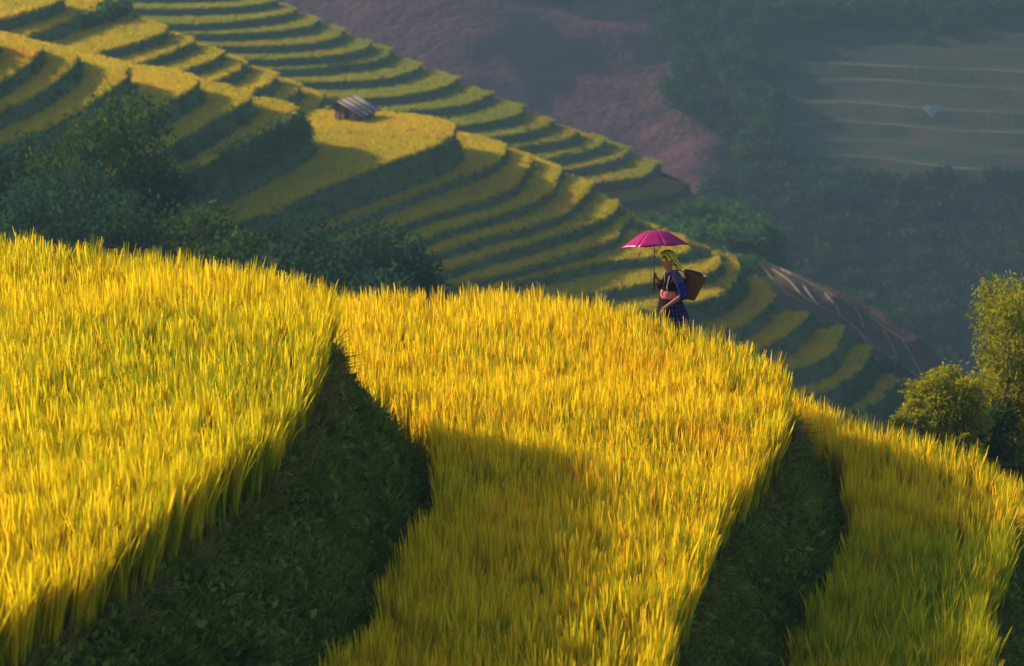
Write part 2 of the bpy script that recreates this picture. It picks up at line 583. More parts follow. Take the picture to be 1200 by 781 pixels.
# weeds on the banks
weed_src = source_collection('bank_weeds', [leafclump_mesh('bank_weed', M['weed'], 30, 0.14, 0.085, s, 0.6, 0.04) for s in range(5)] +
                             [blade_mesh('bank_grass', M['weed'], 16, 0, 0.26, 0.05, 0.012, 50 + s, lean=0.5) for s in range(4)])
straw_src = source_collection('straw', [blade_mesh('dry_straw', M['straw'], 9, 0, 0.38, 0.06, 0.014, 70 + s, lean=0.8) for s in range(4)])
for me_ in [o.data for c in (weed_src, straw_src) for o in c.objects]:
    if 'tone' not in me_.attributes:
        a = me_.attributes.new('tone', 'FLOAT', 'POINT'); a.data.foreach_set('value', rng.random(len(me_.vertices)).astype(np.float32))
for i, L in enumerate(levels[:3]):
    g = np.random.default_rng(300 + i)
    B = L['bankV']; rows, n, _ = B.shape
    vis = (np.abs(B[:, :, 0]) < B[:, :, 1] * 0.2 + 1) & (B[:, :, 1] > 20)
    m_ = 17000
    r = g.uniform(0, rows - 1.001, m_ * 3); c = g.uniform(0, n - 1.001, m_ * 3)
    ri = r.astype(int); ci = c.astype(int); ok = vis[ri, ci]
    r, c, ri, ci = r[ok], c[ok], ri[ok], ci[ok]
    fr = (r - ri)[:, None]; fc = (c - ci)[:, None]
    P = (B[ri, ci] * (1 - fc) + B[ri, ci + 1] * fc) * (1 - fr) + (B[ri + 1, ci] * (1 - fc) + B[ri + 1, ci + 1] * fc) * fr
    den = fbm(P[:, 0] * 1.1 + 3 * i, P[:, 1] * 1.1 + P[:, 2] * 1.7, 3)
    ok = g.uniform(-0.35, 0.55, len(P)) < den * 1.1 + 0.34
    P = P[ok][:m_]; k = len(P)
    rot = np.stack([g.normal(0.1, 0.5, k), g.normal(0.5, 0.4, k), g.uniform(0, 6.28, k)], 1)
    s = (g.uniform(0.4, 1.0, k) ** 1.5 * 1.5)[:, None] * np.ones((1, 3))
    scatter('bank_weeds', P, rot, s, weed_src, 'low dark green weeds and grass hanging on the bank', 'weeds')
    # dry curled straw along the lip
    E = L['edge']; e = E[(np.abs(E[:, 0]) < E[:, 1] * 0.2 + 1) & (E[:, 1] > 20)]
    q = e[g.integers(0, len(e), 420)] + np.column_stack([g.normal(0, 0.07, (420, 2)), g.uniform(-0.05, 0.02, 420)])
    rot = np.stack([g.normal(0.0, 0.6, 420), g.normal(0.9, 0.5, 420), g.uniform(0, 6.28, 420)], 1)
    scatter('dry_straw', q, rot, g.uniform(0.5, 1.1, 420)[:, None] * np.ones((1, 3)), straw_src, 'dry curled rice straw along the lip of the bank', 'straw')

# ------------------------------------------------------------------ spurs of far terraces
class Spur:
    def __init__(s, name, contours, back, step, seed, smooth=None, left_ext=25.0, dirt=None, top_shift=(-14, -4), skirt=(5, -12, -22), NL=90, NB=36, side_mat=None, labels=('', '')):
        """contours: (h, pixel list from the nose at the crest towards the near left end)"""
        E = []
        for h, px in contours:
            w = on_plane(px, h)
            nose = w[0]
            lx = w[-1] - w[-2]; lx /= np.linalg.norm(lx) + 1e-9
            w = np.vstack([w, w[-1] + lx * left_ext * 0.5, w[-1] + lx * left_ext])
            left = resample(catmull(w, step), NL)
            bk = np.array([nose] + [nose + np.array([a, b, 0]) for a, b in back])
            bk = resample(catmull(bk, step), NB)
            E.append(np.vstack([bk[::-1][:-1], left]))
        n = E[0].shape[0]; s.n = n
        rowsV = []; kinds = []          # kinds of the strip that follows each row: 1 tread, 0 riser
        g = np.random.default_rng(seed)
        E0 = E[0] + np.array([top_shift[0], top_shift[1], 0])
        rowsV.append(E0); kinds.append(1)
        s.treads = []
        prev = E0
        for i, e in enumerate(E):
            rowsV.append(e); s.treads.append((prev, e, i))
            if i + 1 < len(E):
                nx = E[i + 1]; dz = e[0, 2] - nx[0, 2]
                v = nx[:, :2] - e[:, :2]; d = np.linalg.norm(v, axis=1) + 1e-6
                fr = np.minimum(0.42, dz * 0.55 / d)[:, None]
                if smooth is not None:
                    w_ = smooth(e)[:, None]; fr = fr * (1 - w_) + 0.97 * w_
                # mid row gives the riser its bulge
                kinds.append(0)
                mid = np.column_stack([e[:, :2] + v * fr * (0.35 + 0.15 * (smooth(e)[:, None] if smooth is not None else 0)), np.full(n, e[0, 2] - dz * 0.5)])
                mid[:, :2] += (fbm(mid[:, 0] * .5, mid[:, 1] * .5 + i, 3) * 0.12)[:, None]
                rowsV.append(mid); kinds.append(0)
                toe = np.column_stack([e[:, :2] + v * fr, np.full(n, nx[0, 2])])
                rowsV.append(toe); kinds.append(1); prev = toe
            else:
                kinds.append(0)
                sk = e + np.array(skirt)
                rowsV.append(sk)
        V = np.vstack(rowsV); Rn = len(rowsV)
        V[:, 2] -= RICE_CANOPY[name] if name in RICE_CANOPY else 0
        idx = np.arange(Rn * n).reshape(Rn, n)
        Fq = np.stack([idx[:-1, :-1], idx[1:, :-1], idx[1:, 1:], idx[:-1, 1:]], -1)
        mi = np.repeat(np.array([0 if k else 1 for k in kinds])[:, None], n - 1, 1)
        dv = dirt(V) if dirt is not None else np.zeros(len(V))
        me = mesh_np(name, V, Fq.reshape(-1, 4), None, False, {'dirt': dv}, [M['far_tread'], M['far_bank']], mi.ravel())
        s.obj = tag(link(name, me), labels[0], 'hillside', kind='structure')
        s.rows = [V[k * n:(k + 1) * n] for k in range(Rn)]; s.kinds = kinds; s.dirtf = dirt; s.E = E

    def sample(s, kind, density, g, inset=0.0):
        P = []; Nn = []
        for k, kd in enumerate(s.kinds):
            if kd != kind or k + 1 >= len(s.rows): continue
            a, b = s.rows[k], s.rows[k + 1]
            area = 0.5 * np.linalg.norm(np.cross(a[1:] - a[:-1], b[1:] - a[:-1]), axis=1) + 0.5 * np.linalg.norm(np.cross(b[1:] - a[1:], b[:-1] - b[1:]), axis=1)
            cnt = g.poisson(area * density)
            cell = np.repeat(np.arange(len(cnt)), cnt)
            u = g.uniform(0, 1, len(cell))[:, None]; v = g.uniform(inset, 1, len(cell))[:, None]
            A = a[cell] * (1 - u) + a[cell + 1] * u; Bq = b[cell] * (1 - u) + b[cell + 1] * u
            P.append(A * (1 - v) + Bq * v)
        P = np.vstack(P) if P else np.zeros((0, 3))
        D = P[:, 1] * cp - P[:, 2] * sp
        px = 600 + F * P[:, 0] / D; py = 390.5 + F * (-(P[:, 1] * sp) - P[:, 2] * cp) / D
        ok = (px > -90) & (px < 1290) & (py > -90) & (py < 620)
        return P[ok], px[ok], py[ok]


RICE_CANOPY = {'terraced_spur': 0.38, 'middle_terraces': 0.3, 'upper_terraces': 0.3}

BK = [(-2.2, 4.2), (-6.5, 7.5), (-20, 8.5), (-60, 2)]
S1 = [
    (25.9, [(-4, 44), (-12, 58), (-30, 72), (-60, 88)]),
    (27.3, [(47, 50), (46, 56), (38, 66), (20, 80), (0, 92), (-30, 108)]),
    (28.7, [(88, 60), (87, 68), (82, 76), (65, 91), (33, 112), (0, 126), (-30, 138)]),
    (30.3, [(149, 75), (147, 84), (143, 90), (126, 104), (95, 124), (62, 142), (36, 154), (0, 168), (-30, 180)]),
    (32.8, [(231, 90), (226, 99), (215, 106), (190, 121), (162, 139), (132, 157), (95, 177), (50, 197)]),
    (34.8, [(294, 108), (288, 116), (277, 122), (240, 143), (200, 166), (155, 190), (110, 212)]),
    (36.8, [(348, 125), (343, 134), (325, 146), (290, 164), (232, 193), (190, 214), (150, 235)]),
    (41.3, [(532, 145), (530, 154), (523, 162), (492, 176), (450, 190), (425, 200), (395, 211), (350, 229), (318, 246), (270, 256), (235, 262)]),
    (44.2, [(592, 168), (589, 178), (578, 190), (550, 202), (510, 216), (487, 225), (455, 238), (425, 250), (395, 260), (350, 274)]),
    (45.3, [(624, 182), (617, 193), (609, 206), (598, 218), (570, 231), (525, 243), (487, 254), (462, 263), (410, 280)]),
    (46.4, [(657, 194), (652, 207), (645, 221), (625, 234), (590, 247), (562, 255), (525, 266), (490, 279), (440, 296)]),
    (47.5, [(694, 213), (689, 222), (677, 232), (671, 241), (650, 252), (612, 265), (575, 274), (537, 285), (505, 296), (460, 311)]),
    (48.6, [(722, 234), (719, 245), (710, 252), (687, 262), (650, 274), (600, 289), (562, 300), (525, 312), (475, 328)]),
    (49.8, [(740, 250), (728, 262), (718, 278), (687, 290), (650, 301), (600, 315), (562, 324), (517, 334), (465, 348)]),
    (50.8, [(800, 276), (806, 292), (785, 297), (750, 301), (712, 305), (675, 312), (640, 320), (600, 329), (550, 342)]),
    (51.9, [(836, 292), (842, 306), (825, 320), (790, 322), (775, 325), (750, 331), (712, 338), (675, 346), (620, 360)]),
    (53.2, [(858, 300), (865, 312), (861, 326), (847, 341), (815, 352), (780, 358), (745, 364), (690, 374)]),
    (55.6, [(930, 314), (918, 334), (898, 355), (884, 368), (868, 379), (845, 386), (815, 394), (760, 405)]),
    (57.2, [(984, 337), (966, 350), (950, 358), (938, 376), (912, 395), (882, 408), (840, 420), (780, 435)]),
    (59.2, [(1038, 363), (1010, 368), (988, 380), (980, 402), (960, 418), (935, 428), (902, 434), (860, 446), (800, 462)]),
    (61.2, [(1080, 392), (1048, 400), (1020, 408), (1007, 430), (980, 449), (955, 458), (910, 468), (860, 480)]),
    (63.8, [(1106, 418), (1082, 438), (1045, 450), (1030, 465), (1000, 482), (950, 495), (880, 505)]),
]


S1 = [((41.3 - (41.3 - h) * 0.85) if h < 41.3 else (h if h < 44.3 else 44.2 + (h - 44.2) * 0.80), p) for h, p in S1]


def px_of(V):
    D = V[:, 1] * cp - V[:, 2] * sp
    return 600 + F * V[:, 0] / D, 390.5 + F * (-(V[:, 1] * sp) - V[:, 2] * cp) / D


def dirt_mask(V):
    # bare ploughed plots on the low end of the spur (towards the crest on the right)
    n = fbm(V[:, 0] * 0.3, V[:, 1] * 0.3, 3)
    x, y = px_of(V)
    # the line that parts rice pockets from bare plots, running down the slope
    line = np.interp(x, [865, 885, 905, 925, 950, 985, 1020, 1045, 1100], [302, 326, 348, 360, 366, 384, 412, 446, 480])
    return np.where((V[:, 2] < -50.9) & (x > 860) & (y < line + n * 4), 1.0, 0.0)


def shoulder(V):
    # the rounded grassy shoulder and the bare plots are plain slopes without steps
    x, y = px_of(V)
    back = V[:, 2] < -46.3
    crest = np.interp(x, [700, 740, 800, 850, 870, 885, 905, 925, 950, 985, 1020, 1045, 1100], [225, 262, 292, 300, 306, 326, 346, 358, 364, 382, 410, 444, 478])
    return np.where(back & (x > 700), np.clip((crest - y) / 8, 0, 1), 0.0)


spur = Spur('terraced_spur', S1, BK, 1.0, 11, smooth=shoulder, dirt=dirt_mask, labels=('terraced hill spur with golden crest in the middle distance', ''))
B1 = [
    (32.0, [(75, -3), (50, 8), (28, 14), (0, 22), (-40, 32)]),
    (33.6, [(150, 0), (120, 10), (88, 20), (57, 32), (30, 42)]),
    (35.2, [(194, 31), (185, 40), (160, 48), (135, 55), (90, 68)]),
    (36.4, [(229, 46), (212, 55), (180, 67), (150, 77), (110, 90)]),
    (37.5, [(262, 60), (245, 71), (222, 78), (190, 89), (150, 100)]),
    (38.6, [(289, 72), (276, 83), (262, 89), (235, 99), (190, 115)]),
    (39.8, [(324, 86), (316, 96), (303, 103), (285, 111), (240, 128)]),
    (41.2, [(352, 99), (345, 108), (330, 116), (300, 128)]),
    (42.6, [(378, 110), (372, 120), (355, 130), (320, 142)]),
]
B1 = [(34 + (h - 34) * 0.85, p) for h, p in B1]
midt = Spur('middle_terraces', B1, BK, 1.0, 12, top_shift=(-20, -3), labels=('dim rice terraces behind the golden crest at upper left', ''))
U = [
    [(250, -30), (220, -22), (160, -20), (90, -20)],
    [(290, -15), (262, -8), (200, -6), (110, -7)],
    [(325, -1), (300, 4), (250, 8), (175, 9), (110, 7)],
    [(347, 8), (335, 15), (300, 21), (255, 25), (215, 27), (150, 26)],
    [(375, 20), (358, 30), (310, 36), (237, 39), (180, 37)],
    [(404, 33), (387, 45), (345, 51), (280, 53), (220, 51)],
    [(435, 48), (420, 58), (375, 65), (305, 68), (250, 66)],
    [(461, 56), (442, 69), (400, 75), (360, 79), (325, 80), (280, 78)],
    [(493, 73), (482, 82), (450, 90), (400, 94), (362, 95), (320, 93)],
    [(538, 89), (520, 100), (475, 110), (420, 114), (370, 113)],
    [(576, 107), (555, 118), (512, 126), (450, 129), (400, 127)],
    [(615, 123), (600, 135), (570, 141), (535, 146), (480, 148)],
    [(649, 139), (630, 150), (580, 159), (530, 163)],
    [(679, 152), (660, 162), (612, 170), (560, 175)],
    [(710, 161), (695, 172), (642, 184), (590, 189)],
    [(739, 172), (720, 186), (672, 196), (620, 201)],
    [(774, 189), (750, 205), (700, 212), (650, 217)],
    [(808, 213), (785, 225), (750, 231), (700, 235)],
    [(848, 233), (825, 246), (782, 250), (730, 253)],
    [(905, 262), (880, 275), (830, 285), (770, 290)],
]
U = [(43.5 + 1.05 * i, p) for i, p in enumerate(U)]


def dirt_u(V): return np.where(V[:, 2] < -(43.5 + 1.05 * 16.5), 0.7, 0.0)


upper = Spur('upper_terraces', U, [(-3, 5), (-9, 9), (-26, 10), (-90, 2)], 1.4, 13, dirt=dirt_u, top_shift=(-30, 4), skirt=(7, -16, -26),
             labels=('muted green rice terraces on the farther spur, rounding to the right', ''))

far_src = source_collection('far_rice', [blade_mesh('far_rice_tuft', M['rice_far'], 30, 14, 0.50, 0.28, 0.035, 200 + s, segs=2, lean=0.15) for s in range(6)])
up_src = source_collection('upper_rice', [blade_mesh('upper_rice_tuft', M['rice_upper'], 30, 10, 0.40, 0.42, 0.05, 220 + s, segs=2, lean=0.15) for s in range(6)])


def far_rice(sp_, src, dens, seed, label, inset=0.03):
    g = np.random.default_rng(seed)
    P, px, py = sp_.sample(1, dens, g, inset)
    if sp_.dirtf is not None:
        ok = sp_.dirtf(P) < 0.3
        P = P[ok]
    n = len(P)
    rot = np.stack([g.normal(0, 0.05, n), g.normal(0.03, 0.05, n), np.zeros(n)], 1)
    hz = 1 + 0.12 * fbm(P[:, 0] * .5, P[:, 1] * .5, 3) + g.normal(0, 0.05, n)
    s = np.stack([g.uniform(0.8, 1.2, n) * g.choice([-1, 1], n), g.uniform(0.8, 1.2, n) * g.choice([-1, 1], n), hz], 1)
    scatter('far_rice_plants', P, rot, s, src, label, 'rice')
    return n


def shoulder_grass():
    g = np.random.default_rng(41)
    P, px, py = spur.sample(0, 6.0, g)
    ok = (shoulder(P) > 0.4) & (dirt_mask(P) < 0.3) & (P[:, 2] > -53)
    P = P[ok]; n = len(P)
    s = np.stack([np.ones(n), np.ones(n), g.uniform(0.45, 0.7, n)], 1)
    scatter('shoulder_grass', P, g.normal(0, 0.08, (n, 3)), s, far_src, 'golden green grass on the rounded shoulder behind the umbrella', 'grass')


shoulder_grass()
c1 = far_rice(spur, far_src, 9.0, 1, 'rice standing on the treads of the terraced middle spur')
c2 = far_rice(midt, far_src, 6.0, 2, 'rice on the dim terraces behind the golden crest')
c3 = far_rice(upper, up_src, 3.5, 3, 'muted green rice on the farther terraces')
print('far rice', c1, c2, c3)

# ------------------------------------------------------------------ base terrain and far hills
ty = [-3000, -200, 20, 45, 56, 75, 115, 165, 215, 260, 330, 440, 500, 540, 600, 650, 700, 800, 950, 1300, 3200]
tl = [8, -8, -16.5, -17.5, -21, -31, -38, -47, -56, -64, -80, -112, -125, -115, -103.6, -93, -79, -45, -12, 0, 8]
tr = [8, -20, -17, -19, -24, -36, -62, -76, -84, -90, -100, -118, -126, -115, -103.6, -93, -79, -45, -12, 0, 8]


def base_z(x, y):
    x = np.asarray(x, float); y = np.asarray(y, float)
    zl = np.interp(y, ty, tl); zr = np.interp(y, ty, tr)
    w = np.clip((x / (np.abs(y) * 0.09 + 4) + 0.2), 0, 1); w = w * w * (3 - 2 * w)
    z = zl * (1 - w) + zr * w
    far = np.clip((y - 470) / 60, 0, 1)
    # the bare purple shoulder that comes in from the left
    b = np.clip((0.066 * y - x) / 75, 0, 1) ; b = b * b * (3 - 2 * b)
    z = z + far * b * 9
    # ledge that carries the far terraces
    ft = np.clip((x - 0.062 * y) / 12, 0, 1) * np.clip((y - 585) / 12, 0, 1) * np.clip((700 - y) / 30, 0, 1)
    z = z - ft * 4.0
    z = z + far * (1 - ft) * fbm(x * 0.014, y * 0.014, 5) * (13 - 7 * b) + fbm(x * 0.05, y * 0.05, 4) * 1.2 * np.clip((y - 60) / 60, 0, 1)
    return z


gx = np.concatenate([np.linspace(-3000, -330, 22), np.linspace(-300, 300, 260), np.linspace(330, 3000, 22)])
gy = np.concatenate([np.linspace(-1500, 0, 12), np.linspace(15, 60, 40), np.linspace(62, 460, 130), np.linspace(463, 860, 190), np.linspace(880, 3200, 40)])
GX, GY = np.meshgrid(gx, gy)
GZ = base_z(GX, GY)
V = np.column_stack([GX.ravel(), GY.ravel(), GZ.ravel()])
nr, nc = GX.shape
idx = np.arange(nr * nc).reshape(nr, nc)
Fq = np.stack([idx[:-1, :-1], idx[:-1, 1:], idx[1:, 1:], idx[1:, :-1]], -1)


def soil_mask(x, y):
    n = fbm(x * 0.02, y * 0.02, 4)
    # boundary between bare slope and green hill runs down to the right
    bx = np.interp(y, [480, 560, 620, 660, 700, 800], [46, 47, 44, 39, 32, 24])
    return np.clip((bx - x + n * 16) / 9, 0, 1)


soil = soil_mask(V[:, 0], V[:, 1]) * np.clip((V[:, 1] - 470) / 20, 0, 1)
cellsplit = Fq[:, :, 0].ravel()
isfar = V[cellsplit, 1] >= 440
for nm, sel, mt, lb in (('valley_ground', ~isfar, M['ground'], 'green ground falling away behind the near terraces'),
                        ('far_hillside', isfar, M['far_hill'], 'hazy far hillside, bare purple brown at left and green at right')):
    q = Fq.reshape(-1, 4)[sel]
    u, inv = np.unique(q.ravel(), return_inverse=True)
    me = mesh_np(nm, V[u], inv.reshape(-1, 4), mt, True, {'soil': soil[u]})
    tag(link(nm, me), lb, 'hillside', kind='structure')

#BEGIN2
# ------------------------------------------------------------------ ray tool on the middle spur
from mathutils.bvhtree import BVHTree


def bvh_of(o):
    me = o.data
    return BVHTree.FromPolygons([v.co.copy() for v in me.vertices], [tuple(p.vertices) for p in me.polygons])


spur_bvh = bvh_of(spur.obj); upper_bvh = bvh_of(upper.obj)


def surface_at(bvh, px, py):
    x, y, z = rays(px, py)
    d = Vector((float(x), float(y), float(z))).normalized()
    return bvh.ray_cast(Vector((0, 0, 0)), d)[0]


def tube_np(P, rad, sides=6, cap=True):
    """swept tube, returns verts, quads"""
    P = np.asarray(P, float); n = len(P); rad = np.broadcast_to(rad, (n,))
    T = np.gradient(P, axis=0); T /= np.linalg.norm(T, axis=1)[:, None] + 1e-9
    ref = np.array([0.13, 0.21, 0.97]) if abs(T[:, 2]).mean() < 0.8 else np.array([1.0, 0.1, 0.05])
    V = []
    for i in range(n):
        a = np.cross(T[i], ref); a /= np.linalg.norm(a) + 1e-9; b = np.cross(T[i], a)
        for k in range(sides):
            w = 2 * math.pi * k / sides
            V.append(P[i] + rad[i] * (math.cos(w) * a + math.sin(w) * b))
    Q = []
    for i in range(n - 1):
        for k in range(sides):
            k2 = (k + 1) % sides
            Q.append((i * sides + k, i * sides + k2, (i + 1) * sides + k2, (i + 1) * sides + k))
    if cap:
        c0 = len(V); V.append(P[0]); V.append(P[-1])
        for k in range(0, sides, 2):
            Q.append((c0, (k + 2) % sides, (k + 1) % sides, k))
            b = (n - 1) * sides
            Q.append((c0 + 1, b + k, b + (k + 1) % sides, b + (k + 2) % sides))
    return V, Q


def join_parts(parts):
    V = []; Q = []
    for v, q in parts:
        o = len(V); V += list(v); Q += [tuple(i + o for i in f) for f in q]
    return V, Q


# pale earth bunds parting the bare plots
lines = [
    [(869, 297), (892, 312), (907, 330), (925, 347), (942, 357)],
    [(905, 316), (925, 330), (940, 347), (955, 357), (985, 372), (1007, 390), (1025, 407), (1050, 424), (1087, 452)],
    [(915, 316), (948, 332), (1000, 360), (1040, 387), (1072, 408)],
    [(967, 345), (978, 358), (985, 372)], [(1000, 361), (1008, 372), (1012, 386)],
    [(1033, 383), (1043, 402), (1052, 422)], [(1058, 400), (1070, 422), (1085, 448)],
    [(942, 336), (950, 348), (958, 358)], [(1007, 390), (1030, 425), (1046, 440), (1048, 418)],
]
for ln in lines:
    pts = catmull(np.array([(a, b, 0) for a, b in ln], float), 2.5)[:, :2]
    W = [surface_at(spur_bvh, a, b) for a, b in pts]
    W = [np.array(w) for w in W if w is not None]
    W = [w for i, w in enumerate(W) if i == 0 or np.linalg.norm(w - W[i - 1]) < 6]
    if len(W) < 4: continue
    W = np.array(W)
    k = np.ones(3) / 3
    Ws = W.copy()
    for j in range(3): Ws[1:-1, j] = np.convolve(W[:, j], k, 'valid')
    n = len(Ws)
    v, q = tube_np(Ws + np.array([0, 0, 0.05]), 0.095 + 0.04 * fbm(np.arange(n) * .4, np.zeros(n), 2), 6)
    tag(link('field_bund', mesh_np('field_bund', v, q, M['bund'])), 'pale earth bund parting bare ploughed plots', 'bund', kind='structure')

# grass and shrubs on the risers of the spurs
riser_src = source_collection('riser_grass', [blade_mesh('riser_grass', M['weed_far'], 14, 0, 0.42, 0.35, 0.06, 400 + s, segs=2, lean=0.5) for s in range(3)] + [leafclump_mesh('riser_weed', M['weed_far'], 16, 0.35, 0.2, 410 + s, 0.5, 0.05) for s in range(3)])
shrub_src = source_collection('spur_shrubs', [leafclump_mesh('spur_shrub', M['weed_far'], 90, 0.8, 0.28, 420 + s, 0.8, 0.3) for s in range(4)])
for me_ in [o.data for o in riser_src.objects]:
    if 'tone' not in me_.attributes:
        a = me_.attributes.new('tone', 'FLOAT', 'POINT'); a.data.foreach_set('value', rng.random(len(me_.vertices)).astype(np.float32))


def plain_scatter(name, P, src, s0, s1, seed, label, cat, tilt=0.15):
    g = np.random.default_rng(seed); n = len(P)
    rot = np.stack([g.normal(0, tilt, n), g.normal(0, tilt, n), g.uniform(0, 6.28, n)], 1)
    return scatter(name, P, rot, g.uniform(s0, s1, n)[:, None] * np.ones((1, 3)), src, label, cat)


g = np.random.default_rng(55)
for sp_, dn, lb in ((spur, 1.6, 'short grass on the steep steps of the middle spur'), (upper, 0.5, 'short grass on the steps of the farther terraces'), (midt, 0.8, 'short grass on the steps behind the golden crest')):
    P, px, py = sp_.sample(0, dn, g)
    ok = py < 520
    if sp_ is spur: ok &= dirt_mask(P) < 0.5
    plain_scatter('step_grass', P[ok], riser_src, 0.7, 1.4, 5, lb, 'grass', 0.3)
P, px, py = spur.sample(0, 2.2, g)
up = ((px > 150) & (px < 402) & (py > 118) & (py < 262) & (py < 300 - 0.42 * px + 22 + 18 * fbm(px * .03, py * .03, 2)) & (py > 276 - 0.43 * px - 8))
lo = ((px > 800) & (px < 905) & (py > 305) & (py < 372)) | ((px > 985) & (px < 1062) & (py > 425) & (py < 500))
plain_scatter('bank_shrubs', P[up], shrub_src, 0.6, 1.3, 6, 'green shrubs covering the tall bank left of the hut', 'shrubs')
plain_scatter('bank_shrubs', P[lo], shrub_src, 0.5, 0.9, 7, 'green shrubs on the bank below the spur behind the woman', 'shrubs')
P, px, py = midt.sample(0, 1.5, g)
ok = (px > 95) & (px < 168) & (py > -20) & (py < 48)
plain_scatter('bank_shrubs', P[ok], shrub_src, 0.8, 1.8, 8, 'dark green shrubs above the golden crest at upper left', 'shrubs')
P, px, py = upper.sample(1, 0.6, g)
P2, px2, py2 = upper.sample(0, 0.8, g)
P = np.vstack([P, P2]); px = np.r_[px, px2]; py = np.r_[py, py2]
ok = ((py > 248) & (px > 800)) | ((py > 262) & (px > 720))
plain_scatter('bank_shrubs', P[ok], shrub_src, 0.8, 2.0, 9, 'rough green shrubs at the foot of the farther terraces', 'shrubs')

# ------------------------------------------------------------------ far wood and far terraces
FT = [
    (80.6, [(1210, 22), (1120, 20), (1020, 18), (920, 22), (850, 28)]),
    (83.4, [(1210, 42), (1120, 38), (1020, 36), (930, 40), (850, 45)]),
    (85.8, [(1210, 62), (1120, 58), (1020, 55), (930, 58), (845, 62)]),
    (88.0, [(1210, 85), (1050, 78), (960, 74), (900, 75), (840, 79)]),
    (90.6, [(1210, 106), (1120, 101), (1060, 96), (1000, 94), (900, 97), (850, 98)]),
    (93.6, [(1210, 133), (1120, 130), (1050, 124), (980, 120), (900, 123), (865, 125)]),
    (96.2, [(1210, 156), (1120, 153), (1060, 147), (990, 143), (940, 146), (880, 150)]),
    (98.4, [(1210, 180), (1140, 178), (1080, 171), (1015, 165), (900, 167), (870, 168)]),
    (100.2, [(1210, 198), (1150, 199), (1100, 195), (1040, 187), (980, 183), (910, 187), (870, 190)]),
]
rows_ = []; kd = []
NF = 120
for i, (h, px_) in enumerate(FT):
    w = on_plane(px_, h)
    w = np.vstack([w[0] + (w[0] - w[1]) / np.linalg.norm(w[0] - w[1]) * 60, w])
    e = resample(catmull(w, 2.0), NF)
    e[:, 1] += fbm(e[:, 0] * 0.05, np.full(NF, i * 3.3), 3) * 1.4
    if i == 0:
        rows_.append(e + np.array([0, 14, 0.4])); kd.append(0)
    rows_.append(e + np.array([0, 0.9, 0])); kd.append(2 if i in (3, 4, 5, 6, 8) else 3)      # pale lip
    rows_.append(e); kd.append(1)
    if i + 1 < len(FT):
        nh = FT[i + 1][0]; 
        nx = on_plane(FT[i + 1][1], nh); nx = np.vstack([nx[0] + (nx[0] - nx[1]) / np.linalg.norm(nx[0] - nx[1]) * 60, nx]); nx = resample(catmull(nx, 2.0), NF)
        toe = e * 0.45 + nx * 0.55; toe[:, 2] = -nh + 0.15
        rows_.append(toe); kd.append(0)
    else:
        rows_.append(e + np.array([0, -9, -9])); kd.append(0)
V = np.vstack(rows_); Rn = len(rows_)
idx = np.arange(Rn * NF).reshape(Rn, NF)
Fq = np.stack([idx[:-1, :-1], idx[1:, :-1], idx[1:, 1:], idx[:-1, 1:]], -1).reshape(-1, 4)
mi = np.repeat(np.array(kd[:-1])[:, None], NF - 1, 1).ravel()


def mat_far_terr(name, a, b, sc):
    t = NT(name); p = t.pos()
    c = t.mix(t.attr('scrub'), t.ramp(t.noise(sc, 5, p), [(0.35, a), (0.65, b)]), t.ramp(t.noise(0.05, 6, p), [(0.3, (0.02, 0.05, 0.03)), (0.7, (0.05, 0.09, 0.04))]))
    return t.surf(c, 0.95, t.noise(0.8, 5, p), 0.8, 0.6, 0.1)


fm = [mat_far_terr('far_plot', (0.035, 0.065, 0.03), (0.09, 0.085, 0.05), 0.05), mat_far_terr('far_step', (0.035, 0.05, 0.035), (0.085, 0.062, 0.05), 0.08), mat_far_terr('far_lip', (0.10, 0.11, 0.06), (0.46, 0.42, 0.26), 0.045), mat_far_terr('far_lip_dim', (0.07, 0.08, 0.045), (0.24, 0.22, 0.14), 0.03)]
fx_, fy_ = px_of(V)
edge_ = 915 + 55 * fbm(V[:, 1] * 0.06, V[:, 2] * 0.4, 3)
scrub = np.clip(1 - (fx_ - edge_) / 60, 0, 1)
scrub = np.maximum(scrub, np.clip((72 - fy_ + 20 * fbm(V[:, 0] * .03, V[:, 1] * .03, 3)) / 45, 0, 0.9))
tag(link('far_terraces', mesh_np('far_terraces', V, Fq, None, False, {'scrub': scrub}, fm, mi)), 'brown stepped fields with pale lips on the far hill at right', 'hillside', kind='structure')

wood_src = source_collection('far_wood_crowns', [leafclump_mesh('far_crown', M['leaf_mid'] if s % 2 else M['leaf_dark'], 150, 2.6, 1.1, 500 + s, 0.9, 1.6) for s in range(6)])
g = np.random.default_rng(77)
xx = g.uniform(-10, 175, 26000); yy = g.uniform(478, 760, 26000); zz = base_z(xx, yy)
D = yy * cp - zz * sp
px = 600 + F * xx / D; py = 390.5 + F * (-(yy * sp) - zz * cp) / D
sm = soil_mask(xx, yy)
n1 = fbm(xx * .03, yy * .03, 4)
ft = (px > 895 + 110 * fbm(xx * .05 + 9, yy * .05, 3)) & (py > 62 + 40 * n1) & (py < 188)
keep = (sm < 0.45) & ~ft & (px < 1300) & (n1 > -0.35) & (g.random(26000) < 0.35)
keep |= ft & (fbm(xx * .04 + 31, yy * .04, 3) > 0.22) & (g.random(26000) < 0.10)
keep |= (sm > 0.5) & (px > 620) & (n1 > 0.28) & (g.random(26000) < 0.12)
keep &= (px > 560) & (py > -60)

